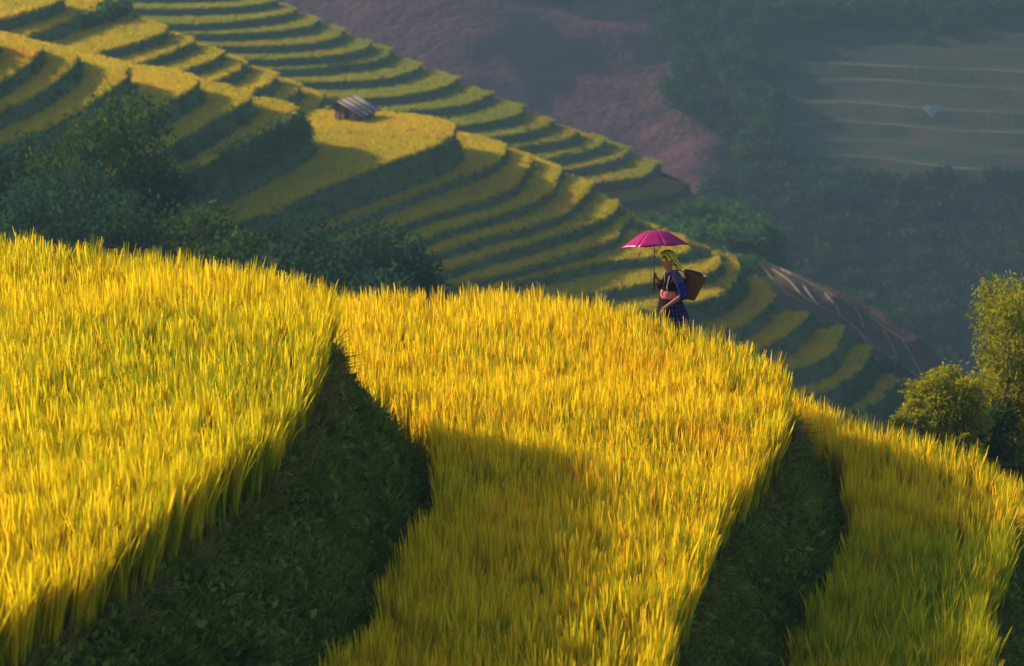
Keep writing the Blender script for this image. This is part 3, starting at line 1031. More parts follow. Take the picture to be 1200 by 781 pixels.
ft_bvh = bvh_of(bpy.data.objects['far_terraces'])
for k_ in np.nonzero(keep & (px > 800))[0]:
    h_ = ft_bvh.ray_cast(Vector((xx[k_], yy[k_], 60)), Vector((0, 0, -1)))[0]
    if h_ is not None: zz[k_] = max(zz[k_], h_.z - 0.3)
D = yy * cp - zz * sp; py = 390.5 + F * (-(yy * sp) - zz * cp) / D; px = 600 + F * xx / D
open_ = (px > 900 + 75 * fbm(xx * .05 + 9, zz * .12, 3)) & (py > 64 + 35 * n1) & (py < 214)
keep &= ~(open_ & (g.random(26000) > 0.012))
plain_scatter('far_wood', np.column_stack([xx, yy, zz])[keep], wood_src, 0.55, 1.35, 10, 'blue green wood covering the far valley side', 'wood')

# ------------------------------------------------------------------ trees
def limb(P0, P1, r0, r1, g, n=7, wob=0.08):
    P0 = np.array(P0, float); P1 = np.array(P1, float)
    t = np.linspace(0, 1, n)[:, None]
    P = P0 * (1 - t) + P1 * t
    L = np.linalg.norm(P1 - P0)
    P[1:-1] += g.normal(0, wob * L * 0.3, (n - 2, 3))
    P[:, 2] += (np.sin(t[:, 0] * math.pi) * L * 0.06)
    return tube_np(P, r0 + (r1 - r0) * t[:, 0], 6), P


def tree(name, base, H, rx, rz_, mat, leaf, nleaf, seed, label, cat='tree', group=None, lobes=14, crown_c=None, gap=0.5, trunk_r=None, asp=0.5, shape=1.0):
    """base: Vector on the ground; crown ellipsoid of half width rx and half height rz_ whose top is at H"""
    g = np.random.default_rng(seed)
    root = empty(name, base)
    tag(root, label, cat, group)
    cz = H - rz_
    tr = trunk_r or H * 0.018 + 0.03
    parts = []
    tp, tP = limb((0, 0, -0.4), (g.normal(0, rx * .1), g.normal(0, rx * .1), cz + rz_ * 0.45), tr, tr * 0.3, g, 9, 0.05)
    parts.append(tp)
    C = []
    for i in range(lobes):
        u = (i + 0.5) / lobes
        zz_ = -0.85 + 1.75 * u
        rr = math.sqrt(max(0.02, 1 - min(1, abs(zz_))**2)) ** shape
        a = i * 2.4 + g.uniform(-0.5, 0.5)
        q = rr * g.uniform(0.45, 0.92)
        c = np.array([math.cos(a) * q * rx, math.sin(a) * q * rx, cz + zz_ * rz_ * 0.88])
        lr = min(rx, rz_) * g.uniform(0.26, 0.46)
        C.append((c, lr))
        k = int(np.clip(g.normal(4.5, 1.3), 2, 7))
        s0 = tP[k]
        lp, lP = limb(s0, c, tr * 0.38, tr * 0.08, g, 6, 0.12)
        parts.append(lp)
        for m in range(3):
            e = c + g.normal(0, 1, 3) * lr * 0.6
            parts.append(limb(lP[4], e, tr * 0.10, tr * 0.03, g, 4, 0.1)[0])
    v, q = join_parts(parts)
    link('trunk', mesh_np('trunk', v, q, M['bark']), root)
    # leaves
    w = np.array([l**2 for c, l in C]); w /= w.sum()
    li = g.choice(len(C), nleaf, p=w)
    cc = np.array([c for c, l in C])[li]; lr = np.array([l for c, l in C])[li]
    d = g.normal(0, 1, (nleaf, 3)); d /= np.linalg.norm(d, axis=1)[:, None]
    rad = lr * g.uniform(0.25, 1, nleaf) ** 0.5 * (1 + 0.35 * fbm(d[:, 0] * 3 + li, d[:, 2] * 3 + d[:, 1] * 2, 2))
    P = cc + d * rad[:, None] * np.array([1.15, 1.15, 0.85])
    # fine twig-scale clumping
    P += np.repeat(g.normal(0, 0.12, (nleaf // 6 + 1, 3)), 6, 0)[:nleaf] * lr[:, None]
    a = g.normal(0, 1, (nleaf, 3)) + d * 0.6 + np.array([0, 0, -0.5]); a /= np.linalg.norm(a, axis=1)[:, None]
    b = np.cross(a, g.normal(0, 1, (nleaf, 3))); b /= np.linalg.norm(b, axis=1)[:, None]
    L = leaf * g.uniform(0.6, 1.4, nleaf)[:, None]; W = L * asp
    V = np.stack([P - a * L / 2, P + b * W / 2, P + a * L / 2, P - b * W / 2], 1).reshape(-1, 3)
    Q = np.arange(nleaf * 4).reshape(-1, 4)
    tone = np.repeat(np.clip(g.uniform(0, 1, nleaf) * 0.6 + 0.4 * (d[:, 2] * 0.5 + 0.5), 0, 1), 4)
    link('crown', mesh_np('crown', V, Q, mat, False, {'tone': tone}), root)
    return root


def ground_pt(px, py_top, Y):
    p = at_y(px, py_top, Y)
    zb = float(base_z(p.x, p.y))
    return Vector((p.x, p.y, zb)), p.z - zb


GT = 'dark trees in the hollow behind the near rice'
tl_ = [  # px, top row, distance, half width m, half height m, material, leaf count, label
    (118, 104, 142, 2.9, 5.5, 'leaf_mid', 9000, 'tall loose light green tree rising highest in front of the golden crest'),
    (22, 138, 150, 2.6, 6.0, 'leaf_dark', 7000, 'tall dark tree at the left edge below the topmost golden field'),
    (-22, 168, 140, 2.6, 5.5, 'leaf_dark', 6000, 'dark tree cut by the left edge of the picture'),
    (68, 176, 134, 2.5, 4.5, 'leaf_dark', 6500, 'dark tree between the tall loose tree and the left edge tree'),
    (172, 190, 140, 2.4, 4.6, 'leaf_dark', 6500, 'dark tree just right of the tall loose tree with a broken top'),
    (30, 218, 118, 2.8, 4.0, 'leaf_dark', 6500, 'low rounded tree touching the near rice at far left'),
    (122, 222, 122, 2.8, 4.2, 'leaf_dark', 7000, 'broad shadowed tree standing right above the left field of rice'),
    (208, 228, 128, 2.5, 3.8, 'leaf_mid', 6500, 'rounded tree below the ploughed foot of the big bank'),
    (262, 262, 124, 2.0, 2.6, 'leaf_mid', 5000, 'small yellowish green tree in the dip of the dark row'),
    (330, 250, 142, 2.7, 3.4, 'leaf_dark', 7000, 'wide dark tree in front of the broad lowest terrace'),
    (300, 285, 118, 2.1, 2.6, 'leaf_dark', 4500, 'low dark tree just above the rice where the first field slopes down'),
    (392, 256, 148, 2.8, 3.6, 'leaf_dark', 7000, 'full rounded dark tree, second from the right end of the dark row'),
    (372, 292, 126, 2.3, 2.8, 'leaf_dark', 4800, 'dark bushy tree low in front of the full rounded tree'),
    (430, 272, 138, 2.4, 3.2, 'leaf_dark', 6000, 'blue green tree above the notch between the two near fields'),
    (468, 288, 140, 1.8, 3.0, 'leaf_dark', 5500, 'last dark tree at the right end of the row with a pale top'),
    (240, 300, 112, 2.0, 2.4, 'leaf_dark', 4500, 'small dark tree pressed against the near rice left of centre'),
    (428, 316, 118, 2.2, 2.2, 'leaf_dark', 4200, 'low dark bushy tree peeping over the rice tips beside the notch'),
]
for i, (px_, py_, Y, rx, rz_, mt, nl, lb) in enumerate(tl_):
    b, H = ground_pt(px_, py_ - 14, Y)
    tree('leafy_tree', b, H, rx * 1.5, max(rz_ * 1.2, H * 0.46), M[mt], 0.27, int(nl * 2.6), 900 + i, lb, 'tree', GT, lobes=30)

b, H = ground_pt(1226, 306, 62)
tree('feathery_tree', b, H, 1.6, 4.3, M['leaf_gold'], 0.115, 60000, 950, 'tall golden green feathery tree cut by the right edge', 'tree', lobes=70, shape=0.55, asp=0.35)
b, H = ground_pt(1194, 326, 65)
b, H = ground_pt(1108, 424, 60)
tree('leafy_bush', b, H, 0.95, 1.8, M['leaf_gold'], 0.09, 24000, 951, 'rounded golden green bush left of the tall feathery tree', 'bush', lobes=34)
b, H = ground_pt(1070, 458, 58)
tree('leafy_bush', b, H, 0.55, 1.3, M['leaf_gold'], 0.08, 8000, 952, 'low bush at the left end beside the rounded bush, above the rice', 'bush', lobes=12)
b, H = ground_pt(1150, 470, 61)
tree('leafy_bush', b, H, 0.8, 1.6, M['leaf_mid'], 0.09, 15000, 954, 'dark bush in the shade between the rounded bush and the tall tree', 'bush', lobes=14)
b, H = ground_pt(1131, 500, 47)
tree('leafy_sapling', b, H, 0.16, 0.45, M['leaf_gold'], 0.06, 900, 953, 'small yellow sapling poking out of the rice before the bushes', 'sapling', lobes=8)

# banana plants on the crest of the farther foot
def banana(px_, py_, s, seed, label):
    h = surface_at(upper_bvh, px_, py_) or surface_at(spur_bvh, px_, py_)
    if h is None:
        h = at_y(px_, py_, 300)
    g = np.random.default_rng(seed)
    root = empty('banana_plant', h); tag(root, label, 'banana plant', 'pale banana plants below the farther terraces')
    v, q = tube_np([(0, 0, -.3), (0.05, 0, 0.8 * s), (0.0, 0.05, 1.6 * s)], [0.16 * s, 0.13 * s, 0.07 * s], 8)
    link('trunk', mesh_np('trunk', v, q, M['banana']), root)
    for k in range(9):
        a = k * 2.4 + g.uniform(-.3, .3); L = s * g.uniform(1.3, 2.0); el = g.uniform(0.5, 1.25)
        V = []; Q = []
        for j in range(7):
            t = j / 6
            r = L * (t * math.cos(el) + 0.15 * t * t); z = 1.5 * s + L * (t * math.sin(el) - 0.75 * t**3 * 0.7)
            w = 0.26 * s * math.sin(math.pi * min(1, t * 0.9 + 0.08)) ** 0.7
            c = np.array([math.cos(a) * r, math.sin(a) * r, z]); sd = np.array([-math.sin(a), math.cos(a), 0])
            V += [c - sd * w + np.array([0, 0, -w * .3]), c, c + sd * w + np.array([0, 0, -w * .3])]
            if j: 
                o = (j - 1) * 3
                Q += [(o, o + 1, o + 4, o + 3), (o + 1, o + 2, o + 5, o + 4)]
        link('leaf', mesh_np('leaf', V, Q, M['banana']), root)


M['banana'] = mat_leaf('banana_leaf', (0.10, 0.18, 0.06), (0.20, 0.32, 0.12), (0.32, 0.42, 0.2), 1.0, 0.4)
banana(862, 302, 1.1, 1, 'pale banana plant nearest the crest line, just right of the umbrella slope')
banana(884, 306, 1.2, 2, 'fuller banana plant in the middle of the pale three')
banana(908, 314, 1.0, 3, 'lowest pale banana plant beside the bare plots')

# pale sheet on the far terraces
v = at_y(1092, 131, 612.0)
Vv = [(-1.9, 0.6, 0.9), (0.2, 0.4, 1.5), (2.3, 0.6, 1.2), (1.0, -0.4, 0.1), (0.1, -0.8, -1.1), (-0.8, -0.4, 0.0)]
Vb = [(a, b + 0.35, c - 0.2) for a, b, c in Vv]
Qs = [(0, 1, 3, 5), (1, 2, 3, 3), (5, 3, 4, 4)]
bm = bmesh.new(); vs = [bm.verts.new(p) for p in Vv + Vb]
bm.faces.new([vs[i] for i in (0, 5, 4, 3, 2, 1)]); bm.faces.new([vs[i + 6] for i in (0, 1, 2, 3, 4, 5)])
for i in range(6):
    j = (i + 1) % 6; bm.faces.new((vs[i], vs[j], vs[j + 6], vs[i + 6]))
bmesh.ops.recalc_face_normals(bm, faces=bm.faces)
me = bpy.data.meshes.new('pale_sheet'); bm.to_mesh(me); bm.free(); me.materials.append(mat_plain('pale_sheeting', (0.42, 0.42, 0.42), 0.9, 0.2, 1))
o = link('pale_sheet', me); o.location = v
tag(o, 'small pale triangular sheet on a step of the far brown terraces', 'sheet')

# ------------------------------------------------------------------ hut
def box_np(x0, x1, y0, y1, z0, z1):
    V = [(x, y, z) for z in (z0, z1) for y in (y0, y1) for x in (x0, x1)]
    Q = [(0, 2, 3, 1), (4, 5, 7, 6), (0, 1, 5, 4), (2, 6, 7, 3), (0, 4, 6, 2), (1, 3, 7, 5)]
    return [np.array(v, float) for v in V], Q


M['plank_pale'] = mat_plain('plank_pale', (0.36, 0.29, 0.26), 0.85, 0.35, 2)
M['plank_dark'] = mat_plain('plank_dark', (0.13, 0.10, 0.09), 0.9, 0.3, 2)
M['wall_wood'] = mat_plain('wall_wood', (0.30, 0.17, 0.09), 0.9, 0.35, 3)
hp = surface_at(spur_bvh, 398, 146)
hut = empty('field_hut', hp if hp else at_y(411, 147, 262), R(-24)); hut.scale = (0.82, 0.82, 0.82); tag(hut, 'small wooden field hut with striped plank roof beside the golden terrace', 'hut')
HL = 4.6
for x_ in (-0.1, 2.1):
    for y_ in (0.15, HL - 0.15):
        v, q = box_np(x_ - .07, x_ + .07, y_ - .07, y_ + .07, -0.8, 1.55 if x_ > 1 else 2.3)
        link('post', mesh_np('post', v, q, M['plank_dark'], False), hut)
npl = 11
for k in range(npl):           # roof boards running down the right-hand slope
    y0 = -0.3 + k * (HL + 0.5) / npl; y1 = y0 + (HL + 0.5) / npl - 0.05
    lift = 0.05 * (k % 2) + 0.02 * ((k * 7) % 3)
    x0, z0, x1, z1 = -0.15, 2.62 + lift, 2.95, 1.05 + lift
    th = 0.06
    V_ = [(x0, y0, z0), (x1, y0 + 0.05, z1), (x1, y1 + 0.05, z1), (x0, y1, z0)]
    V_ = [np.array(p) for p in V_] + [np.array(p) + np.array([0, 0, th]) for p in V_]
    Q_ = [(3, 2, 1, 0), (4, 5, 6, 7), (0, 1, 5, 4), (1, 2, 6, 5), (2, 3, 7, 6), (3, 0, 4, 7)]
    link('roof_plank', mesh_np('roof_plank', V_, Q_, M['plank_pale' if k % 3 != 1 else 'plank_dark'], False), hut)
V_ = [(-0.15, -0.3, 2.66), (-1.15, -0.3, 1.75), (-1.15, HL + 0.2, 1.75), (-0.15, HL + 0.2, 2.66)]
V_ = [np.array(p) for p in V_] + [np.array(p) + np.array([0, 0, .08]) for p in V_]
link('roof_slope', mesh_np('roof_slope', V_, Q_, M['plank_dark'], False), hut)
for k in range(9):             # front wall boards
    x0 = -0.75 + k * 0.33; top_ = 2.45 - max(0, x0) * 0.5 - max(0, -x0) * 0.8
    if k in (4, 5): continue
    v, q = box_np(x0, x0 + 0.30, 0.2 + 0.02 * (k % 2), 0.26 + 0.02 * (k % 2), -0.6, top_ - 0.12)
    link('wall_plank', mesh_np('wall_plank', v, q, M['wall_wood'], False), hut)
for k in range(12):            # side wall boards, coloured dark for the shade below the eave
    y0 = 0.3 + k * 0.34
    v, q = box_np(2.12 + .02 * (k % 2), 2.18 + .02 * (k % 2), y0, y0 + .31, -0.9, 1.35)
    link('wall_plank', mesh_np('wall_plank', v, q, M['plank_dark'], False), hut)
v, q = box_np(-0.8, -0.72, 0.3, HL - .1, -0.6, 1.9)
link('back_wall', mesh_np('back_wall', v, q, M['plank_dark'], False), hut)

# ------------------------------------------------------------------ the walking woman
WG = on_plane([(789, 424)], HB)[0]
SX = 79.6 * (42.7 / math.hypot(WG[1], WG[2]))
SXp = F / (WG[1] * cp - WG[2] * sp)


def W(px_, py_, y=0.0):
    """figure space: picture row and column at the woman's distance, y = offset away from the camera"""
    p = at_y(px_, py_, WG[1] + y)
    return np.array([p.x - WG[0], y, p.z - WG[2]])


wo = empty('person', WG); tag(wo, 'woman in dark jacket, pink sash and yellow headscarf walking left through the rice', 'person')
skin = NT('skin')
M['skin'] = skin.surf((0.36, 0.16, 0.10), 0.55)
M['jacket'] = mat_plain('jacket_cloth', (0.010, 0.007, 0.022), 0.9, 0.4, 18, spec=0.05)
M['blue'] = mat_plain('blue_cloth', (0.012, 0.016, 0.15), 0.8, 0.3, 20, spec=0.05)
M['dusty'] = mat_plain('dusty_blue_band', (0.05, 0.06, 0.17), 0.85, 0.6, 45, spec=0.05)
M['sash'] = mat_plain('sash_cloth', (0.55, 0.15, 0.13), 0.8, 0.35, 30)
M['apron'] = mat_plain('apron_cloth', (0.016, 0.008, 0.010), 0.9, 0.4, 20, spec=0.05)
M['hair'] = mat_plain('hair', (0.012, 0.008, 0.007), 0.5, 0.3, 30)
M['trim'] = mat_plain('collar_trim', (0.68, 0.42, 0.42), 0.8, 0.3, 40)
M['boot'] = mat_plain('boot_rubber', (0.03, 0.04, 0.03), 0.5, 0.2, 20)


def plaid():
    t = NT('plaid_skirt'); o = t.obj()
    sx = t.n('ShaderNodeSeparateXYZ'); t.l(o, sx.inputs[0])
    ang = t.attr('ang')
    a = t.math('GREATER_THAN', t.math('FRACT', t.math('MULTIPLY', ang, 22)), 0.72)
    b = t.math('GREATER_THAN', t.math('FRACT', t.math('MULTIPLY', sx.outputs['Z'], 17)), 0.7)
    k = t.math('MULTIPLY', t.math('ADD', a, b), 0.5)
    c = t.ramp(k, [(0.0, (0.008, 0.008, 0.03)), (0.5, (0.03, 0.026, 0.11)), (1.0, (0.08, 0.06, 0.22))])
    return t.surf(c, 0.85, spec=0.05)


M['plaid'] = plaid()


def scarf_mat():
    t = NT('headscarf'); o = t.obj()
    w = t.n('ShaderNodeTexWave'); w.inputs['Scale'].default_value = 9; w.inputs['Distortion'].default_value = 5; w.inputs['Detail'].default_value = 2
    w.bands_direction = 'DIAGONAL'; t.l(o, w.inputs['Vector'])
    c = t.ramp(w.outputs['Fac'], [(0.10, (0.06, 0.012, 0.015)), (0.24, (0.55, 0.14, 0.04)), (0.36, (0.62, 0.62, 0.03)), (0.8, (0.72, 0.70, 0.04))])
    return t.surf(c, 0.75)


M['scarf'] = scarf_mat()

# body: one skinned surface from an edge skeleton
J = {}
J['pelvis'] = (W(789, 356), .115)
J['waist'] = (W(785, 345), .10)
J['chest'] = (W(787, 331), .115)
J['neckb'] = (W(786, 320), .055)
J['neck'] = (W(784, 316), .045)
J['headb'] = (W(782, 310), .07)
J['head'] = (W(782, 305), .088)
J['crown'] = (W(784, 299.5), .062)
NY, FY = -0.15, 0.15
J['shL'] = (W(792, 322, NY), .05)
J['elL'] = (W(802, 345, NY - .07), .036)
J['wrL'] = (W(783, 358, NY - .09), .023)
J['paL'] = (W(778.5, 362, NY - .09), .026)
J['shR'] = (W(784, 322, FY), .05)
J['elR'] = (W(777, 337, FY + .05), .036)
J['wrR'] = (W(769.5, 326, 0.07), .023)
J['paR'] = (W(767.5, 322.5, 0.03), .026)
J['hipL'] = (W(791, 364, -.08), .085)
J['knL'] = (W(784, 392, -.09), .055)
J['anL'] = (W(790, 418, -.10) , .035)
J['toeL'] = (W(780, 423, -.11), .03)
J['hipR'] = (W(788, 364, .08), .085)
J['knR'] = (W(787, 390, .09), .055)
J['anR'] = (W(799, 415, .10), .035)
J['toeR'] = (W(790, 422, .11), .03)
EDG = [('pelvis', 'waist'), ('waist', 'chest'), ('chest', 'neckb'), ('neckb', 'neck'), ('neck', 'headb'), ('headb', 'head'), ('head', 'crown'),
       ('chest', 'shL'), ('shL', 'elL'), ('elL', 'wrL'), ('wrL', 'paL'), ('chest', 'shR'), ('shR', 'elR'), ('elR', 'wrR'), ('wrR', 'paR'),
       ('pelvis', 'hipL'), ('hipL', 'knL'), ('knL', 'anL'), ('anL', 'toeL'), ('pelvis', 'hipR'), ('hipR', 'knR'), ('knR', 'anR'), ('anR', 'toeR')]
# fingers: left hand hangs forward-down, right hand curls round the pole
pL = J['paL'][0]; dirL = pL - J['wrL'][0]; dirL /= np.linalg.norm(dirL)
for k in range(4):
    off = np.array([0, -0.027 + 0.018 * k, 0]); ln = (0.030, 0.036, 0.034, 0.026)[k]
    J[f'fL{k}a'] = (pL + off + dirL * 0.030, .009); J[f'fL{k}b'] = (pL + off + dirL * (0.030 + ln) + np.array([0.0, 0, -0.006]), .008)
    J[f'fL{k}c'] = (pL + off + dirL * (0.030 + ln * 1.8) + np.array([0.012, 0, -0.014]), .006)
    EDG += [('paL', f'fL{k}a'), (f'fL{k}a', f'fL{k}b'), (f'fL{k}b', f'fL{k}c')]
J['tLa'] = (pL + np.array([-0.012, -0.034, 0.012]), .010); J['tLb'] = (pL + np.array([-0.040, -0.040, 0.002]), .008)
EDG += [('paL', 'tLa'), ('tLa', 'tLb')]
POLE_PX = 766.6
pol = W(POLE_PX, 322, 0.0)
pR = J['paR'][0]
for k in range(4):
    z = pol[2] + 0.030 - 0.020 * k
    J[f'fR{k}a'] = (np.array([pol[0] + 0.004, pol[1] + 0.026, z]), .009)
    J[f'fR{k}b'] = (np.array([pol[0] - 0.022, pol[1] + 0.006, z]), .008)
    J[f'fR{k}c'] = (np.array([pol[0] - 0.010, pol[1] - 0.020, z - 0.002]), .007)
    EDG += [('paR', f'fR{k}a'), (f'fR{k}a', f'fR{k}b'), (f'fR{k}b', f'fR{k}c')]
J['tRa'] = (np.array([pol[0] + 0.018, pol[1] - 0.010, pol[2] + 0.018]), .010); J['tRb'] = (np.array([pol[0] - 0.002, pol[1] - 0.022, pol[2] + 0.030]), .008)
EDG += [('paR', 'tRa'), ('tRa', 'tRb')]
keys = list(J); ki = {k: i for i, k in enumerate(keys)}
me = bpy.data.meshes.new('body')
me.from_pydata([tuple(J[k][0]) for k in keys], [(ki[a], ki[b]) for a, b in EDG], [])
me.materials.append(M['skin'])
body = link('body', me, wo)
body.modifiers.new('skin', 'SKIN'); sub = body.modifiers.new('sub', 'SUBSURF'); sub.levels = 2; sub.render_levels = 2
if not me.skin_vertices:
    bm = bmesh.new(); bm.from_mesh(me); bm.verts.layers.skin.verify(); bm.to_mesh(me); bm.free()
for i, k in enumerate(keys):
    r = J[k][1] * 1.12
    me.skin_vertices[0].data[i].radius = (r, r)
    me.skin_vertices[0].data[i].use_root = (k == 'pelvis')


def rings(R_, sides=28, attr_ang=False, close=False, pleat=0.0, pn=14):
    """R_: list of (centre, a front-back, b sideways, yaw)"""
    V = []; Q = []; an = []
    for j, (c, a, b, yw) in enumerate(R_):
        for k in range(sides):
            w = 2 * math.pi * k / sides
            f = 1 + pleat * (j / max(1, len(R_) - 1)) * math.cos(w * pn)
            x = math.cos(w) * a * f; y = math.sin(w) * b * f
            V.append(np.array([c[0] + x * math.cos(yw) - y * math.sin(yw), c[1] + x * math.sin(yw) + y * math.cos(yw), c[2]]))
            an.append(k / sides)
    for j in range(len(R_) - 1):
        for k in range(sides):
            k2 = (k + 1) % sides
            Q.append((j * sides + k, j * sides + k2, (j + 1) * sides + k2, (j + 1) * sides + k))
    if close:
        c0 = len(V); V.append(np.array(R_[0][0])); an.append(0)
        for k in range(0, sides, 2): Q.append((c0, (k + 2) % sides, k + 1, k))
    return V, Q, an


YW = R(20)
def dens(R_, n=4):
    out = []
    for a, b in zip(R_[:-1], R_[1:]):
        for k in range(n):
            t = k / n; out.append((np.array(a[0]) * (1 - t) + np.array(b[0]) * t, a[1] * (1 - t) + b[1] * t, a[2] * (1 - t) + b[2] * t, a[3]))
    out.append(R_[-1]); return out


V_, Q_, an = rings(dens([(W(786, 318.5), .05, .06, YW), (W(786.5, 321), .085, .15, YW), (W(787, 325), .112, .178, YW), (W(787, 332), .130, .165, YW), (W(786, 341), .120, .142, YW), (W(786.5, 350), .135, .150, YW)]), 32)
jacket = link('jacket', mesh_np('jacket', V_, Q_, M['jacket']), wo)
V_, Q_, an = rings(dens([(W(785.5, 339.5), .126, .150, YW), (W(785, 342), .134, .155, YW), (W(785, 347), .134, .157, YW), (W(785.5, 349.5), .128, .152, YW)], 3), 32)
link('sash', mesh_np('sash', V_, Q_, M['sash']), wo)
V_, Q_, an = rings(dens([(W(785.5, 347), .125, .150, YW), (W(788, 356), .165, .180, YW), (W(790, 368), .20, .205, YW), (W(791, 382), .235, .235, YW), (W(792, 396), .265, .26, YW)], 4), 84, pleat=0.05, pn=21)
link('skirt', mesh_np('skirt', V_, Q_, M['plaid'], True, {'ang': an}), wo)
# apron hanging in front over the skirt
V_ = []; Q_ = []
for j in range(9):
    t = j / 8
    c = W(785.5 + 5.0 * t, 348.5 + 42 * t); a = .135 + .125 * t ** 0.8; b = .160 + .095 * t
    for k in range(13):
        w = math.pi + (k / 12 - 0.46) * 1.9
        x = math.cos(w) * a * 1.10; y = math.sin(w) * b * 1.08
        V_.append(np.array([c[0] + x * math.cos(YW) - y * math.sin(YW), c[1] + x * math.sin(YW) + y * math.cos(YW), c[2]]))
    if j:
        for k in range(12): Q_.append(((j - 1) * 13 + k, (j - 1) * 13 + k + 1, j * 13 + k + 1, j * 13 + k))
ap = link('apron', mesh_np('apron', V_, Q_, M['apron']), wo)
s_ = ap.modifiers.new('solid', 'SOLIDIFY'); s_.thickness = 0.006


def sleeve(name, pts, rad, mat, sides=14):
    P = resample(catmull(np.array(pts), 0.03), 12)
    t = np.linspace(0, 1, 12)
    r = np.interp(t, np.linspace(0, 1, len(rad)), rad) * (1 + 0.05 * np.sin(t * 19))
    v, q = tube_np(P, r, sides, False)
    o = link(name, mesh_np(name, v, q, mat), wo)
    m_ = o.modifiers.new('solid', 'SOLIDIFY'); m_.thickness = 0.006
    return o


shL, elL, wrL = J['shL'][0], J['elL'][0], J['wrL'][0]
mid = shL * 0.52 + elL * 0.48
sleeve('sleeve_band', [shL + np.array([-.02, .05, .015]), shL, shL * .6 + elL * .4, mid], [.045, .068, .070, .068], M['dusty'])
sleeve('sleeve', [mid - (elL - mid) * .05, elL, elL * .72 + wrL * .28], [.069, .074, .064], M['blue'])
shR, elR, wrR = J['shR'][0], J['elR'][0], J['wrR'][0]
sleeve('sleeve', [shR + np.array([.02, -.05, .01]), shR, elR, elR * .5 + wrR * .5], [.045, .066, .066, .055], M['jacket'])
# collar trim crossing on the chest
for sgn, x1, x2 in ((1, 790, 780.5), (-1, 781, 779.0)):
    p0 = W(x1 - 2.0, 318.5, -.055 * 1); p1 = W((x1 + x2) / 2 - 1.2, 326, -.135 if sgn > 0 else -.07); p2 = W(x2 + 0.8, 339, -.115 if sgn > 0 else -.05)
    v, q = tube_np(catmull(np.array([p0, p1, p2]), 0.02), 0.008, 8)
    link('collar_trim', mesh_np('collar_trim', v, q, M['trim']), jacket)


def ball(c, r, n=16, m=10, f=None):
    V = []; Q = []
    for j in range(m + 1):
        th = math.pi * j / m
        for k in range(n):
            ph = 2 * math.pi * k / n
            d = np.array([math.sin(th) * math.cos(ph), math.sin(th) * math.sin(ph), math.cos(th)])
            s = f(d) if f else 1
            V.append(np.array(c) + d * np.array(r) * s)
    for j in range(m):
        for k in range(n):
            Q.append((j * n + k, (j + 1) * n + k, (j + 1) * n + (k + 1) % n, j * n + (k + 1) % n))
    return V, Q


hc = J['head'][0]
fx, fy = -math.cos(YW), -math.sin(YW)         # facing direction
# face details
nose = hc + np.array([fx, fy, 0]) * .098 + np.array([0, 0, -.018])
v, q = ball(nose, (.013, .012, .020), 10, 8); link('nose', mesh_np('nose', v, q, M['skin']), wo)
for sd_ in (-1, 1):
    sv = np.array([-fy, fx, 0]) * .033 * sd_
    e = hc + np.array([fx, fy, 0]) * .086 + sv + np.array([0, 0, .004])
    v, q = ball(e, (.006, .007, .004), 8, 6); link('eye', mesh_np('eye', v, q, M['hair']), wo)
    er = hc + np.array([-fy, fx, 0]) * .088 * sd_ + np.array([0.0, 0, -.012])
    v, q = ball(er, (.018, .010, .028), 8, 6); link('ear', mesh_np('ear', v, q, M['skin']), wo)
mo = hc + np.array([fx, fy, 0]) * .078 + np.array([0, 0, -.052])
v, q = ball(mo, (.010, .020, .006), 8, 6); link('mouth', mesh_np('mouth', v, q, mat_plain('lips', (0.42, 0.10, 0.09), 0.5)), wo)
# hair at the brow and the wound headscarf with its tail
fr = lambda d: 1 + 0.05 * math.sin(d[0] * 9 + d[2] * 7)
v, q = ball(hc + np.array([.010, 0, .085]), (.090, .080, .066), 20, 14, fr); link('hair', mesh_np('hair', v, q, M['hair']), wo)
def scf(d):
    u = d[2] * 0.92 + d[0] * 0.55        # band tipped up at the front
    s = 1.0 if u > 0.0 else 0.74
    return s * (1 + 0.035 * math.sin(u * 30) + 0.02 * math.sin(d[1] * 12))
v, q = ball(hc + np.array([.006, 0, .034]), (.138, .124, .116), 36, 24, scf); scarf = link('headscarf', mesh_np('headscarf', v, q, M['scarf']), wo)
tl0 = hc + np.array([.105, -.03, .01])
V_ = []; Q_ = []
for j in range(8):
    t = j / 7
    c = tl0 + np.array([.055 * t, -.02 * t, -.13 * t + .02 * math.sin(t * 5)])
    wd = .022 + .034 * math.sin(t * 2.4)
    for k in range(5):
        u = k / 4 - .5
        V_.append(c + np.array([wd * u * 1.6, -.02 * math.cos(u * 6), .012 * math.sin(u * 9)]))
    if j:
        for k in range(4): Q_.append(((j - 1) * 5 + k, (j - 1) * 5 + k + 1, j * 5 + k + 1, j * 5 + k))
o = link('scarf_tail', mesh_np('scarf_tail', V_, Q_, M['scarf']), scarf); o.modifiers.new('solid', 'SOLIDIFY').thickness = 0.012
for k_, t_ in (('anL', 'toeL'), ('anR', 'toeR')):
    a_ = J[k_][0]; t2 = J[t_][0]
    v, q = join_parts([tube_np([a_ + np.array([0, 0, .2]), a_ + np.array([0, 0, .08]), a_], [.062, .055, .052], 12), tube_np([a_ + np.array([.03, 0, -.0]), a_ * .5 + t2 * .5, t2 + np.array([-.02, 0, 0])], [.05, .048, .036], 12)])
    link('boot', mesh_np('boot', v, q, M['boot']), wo)

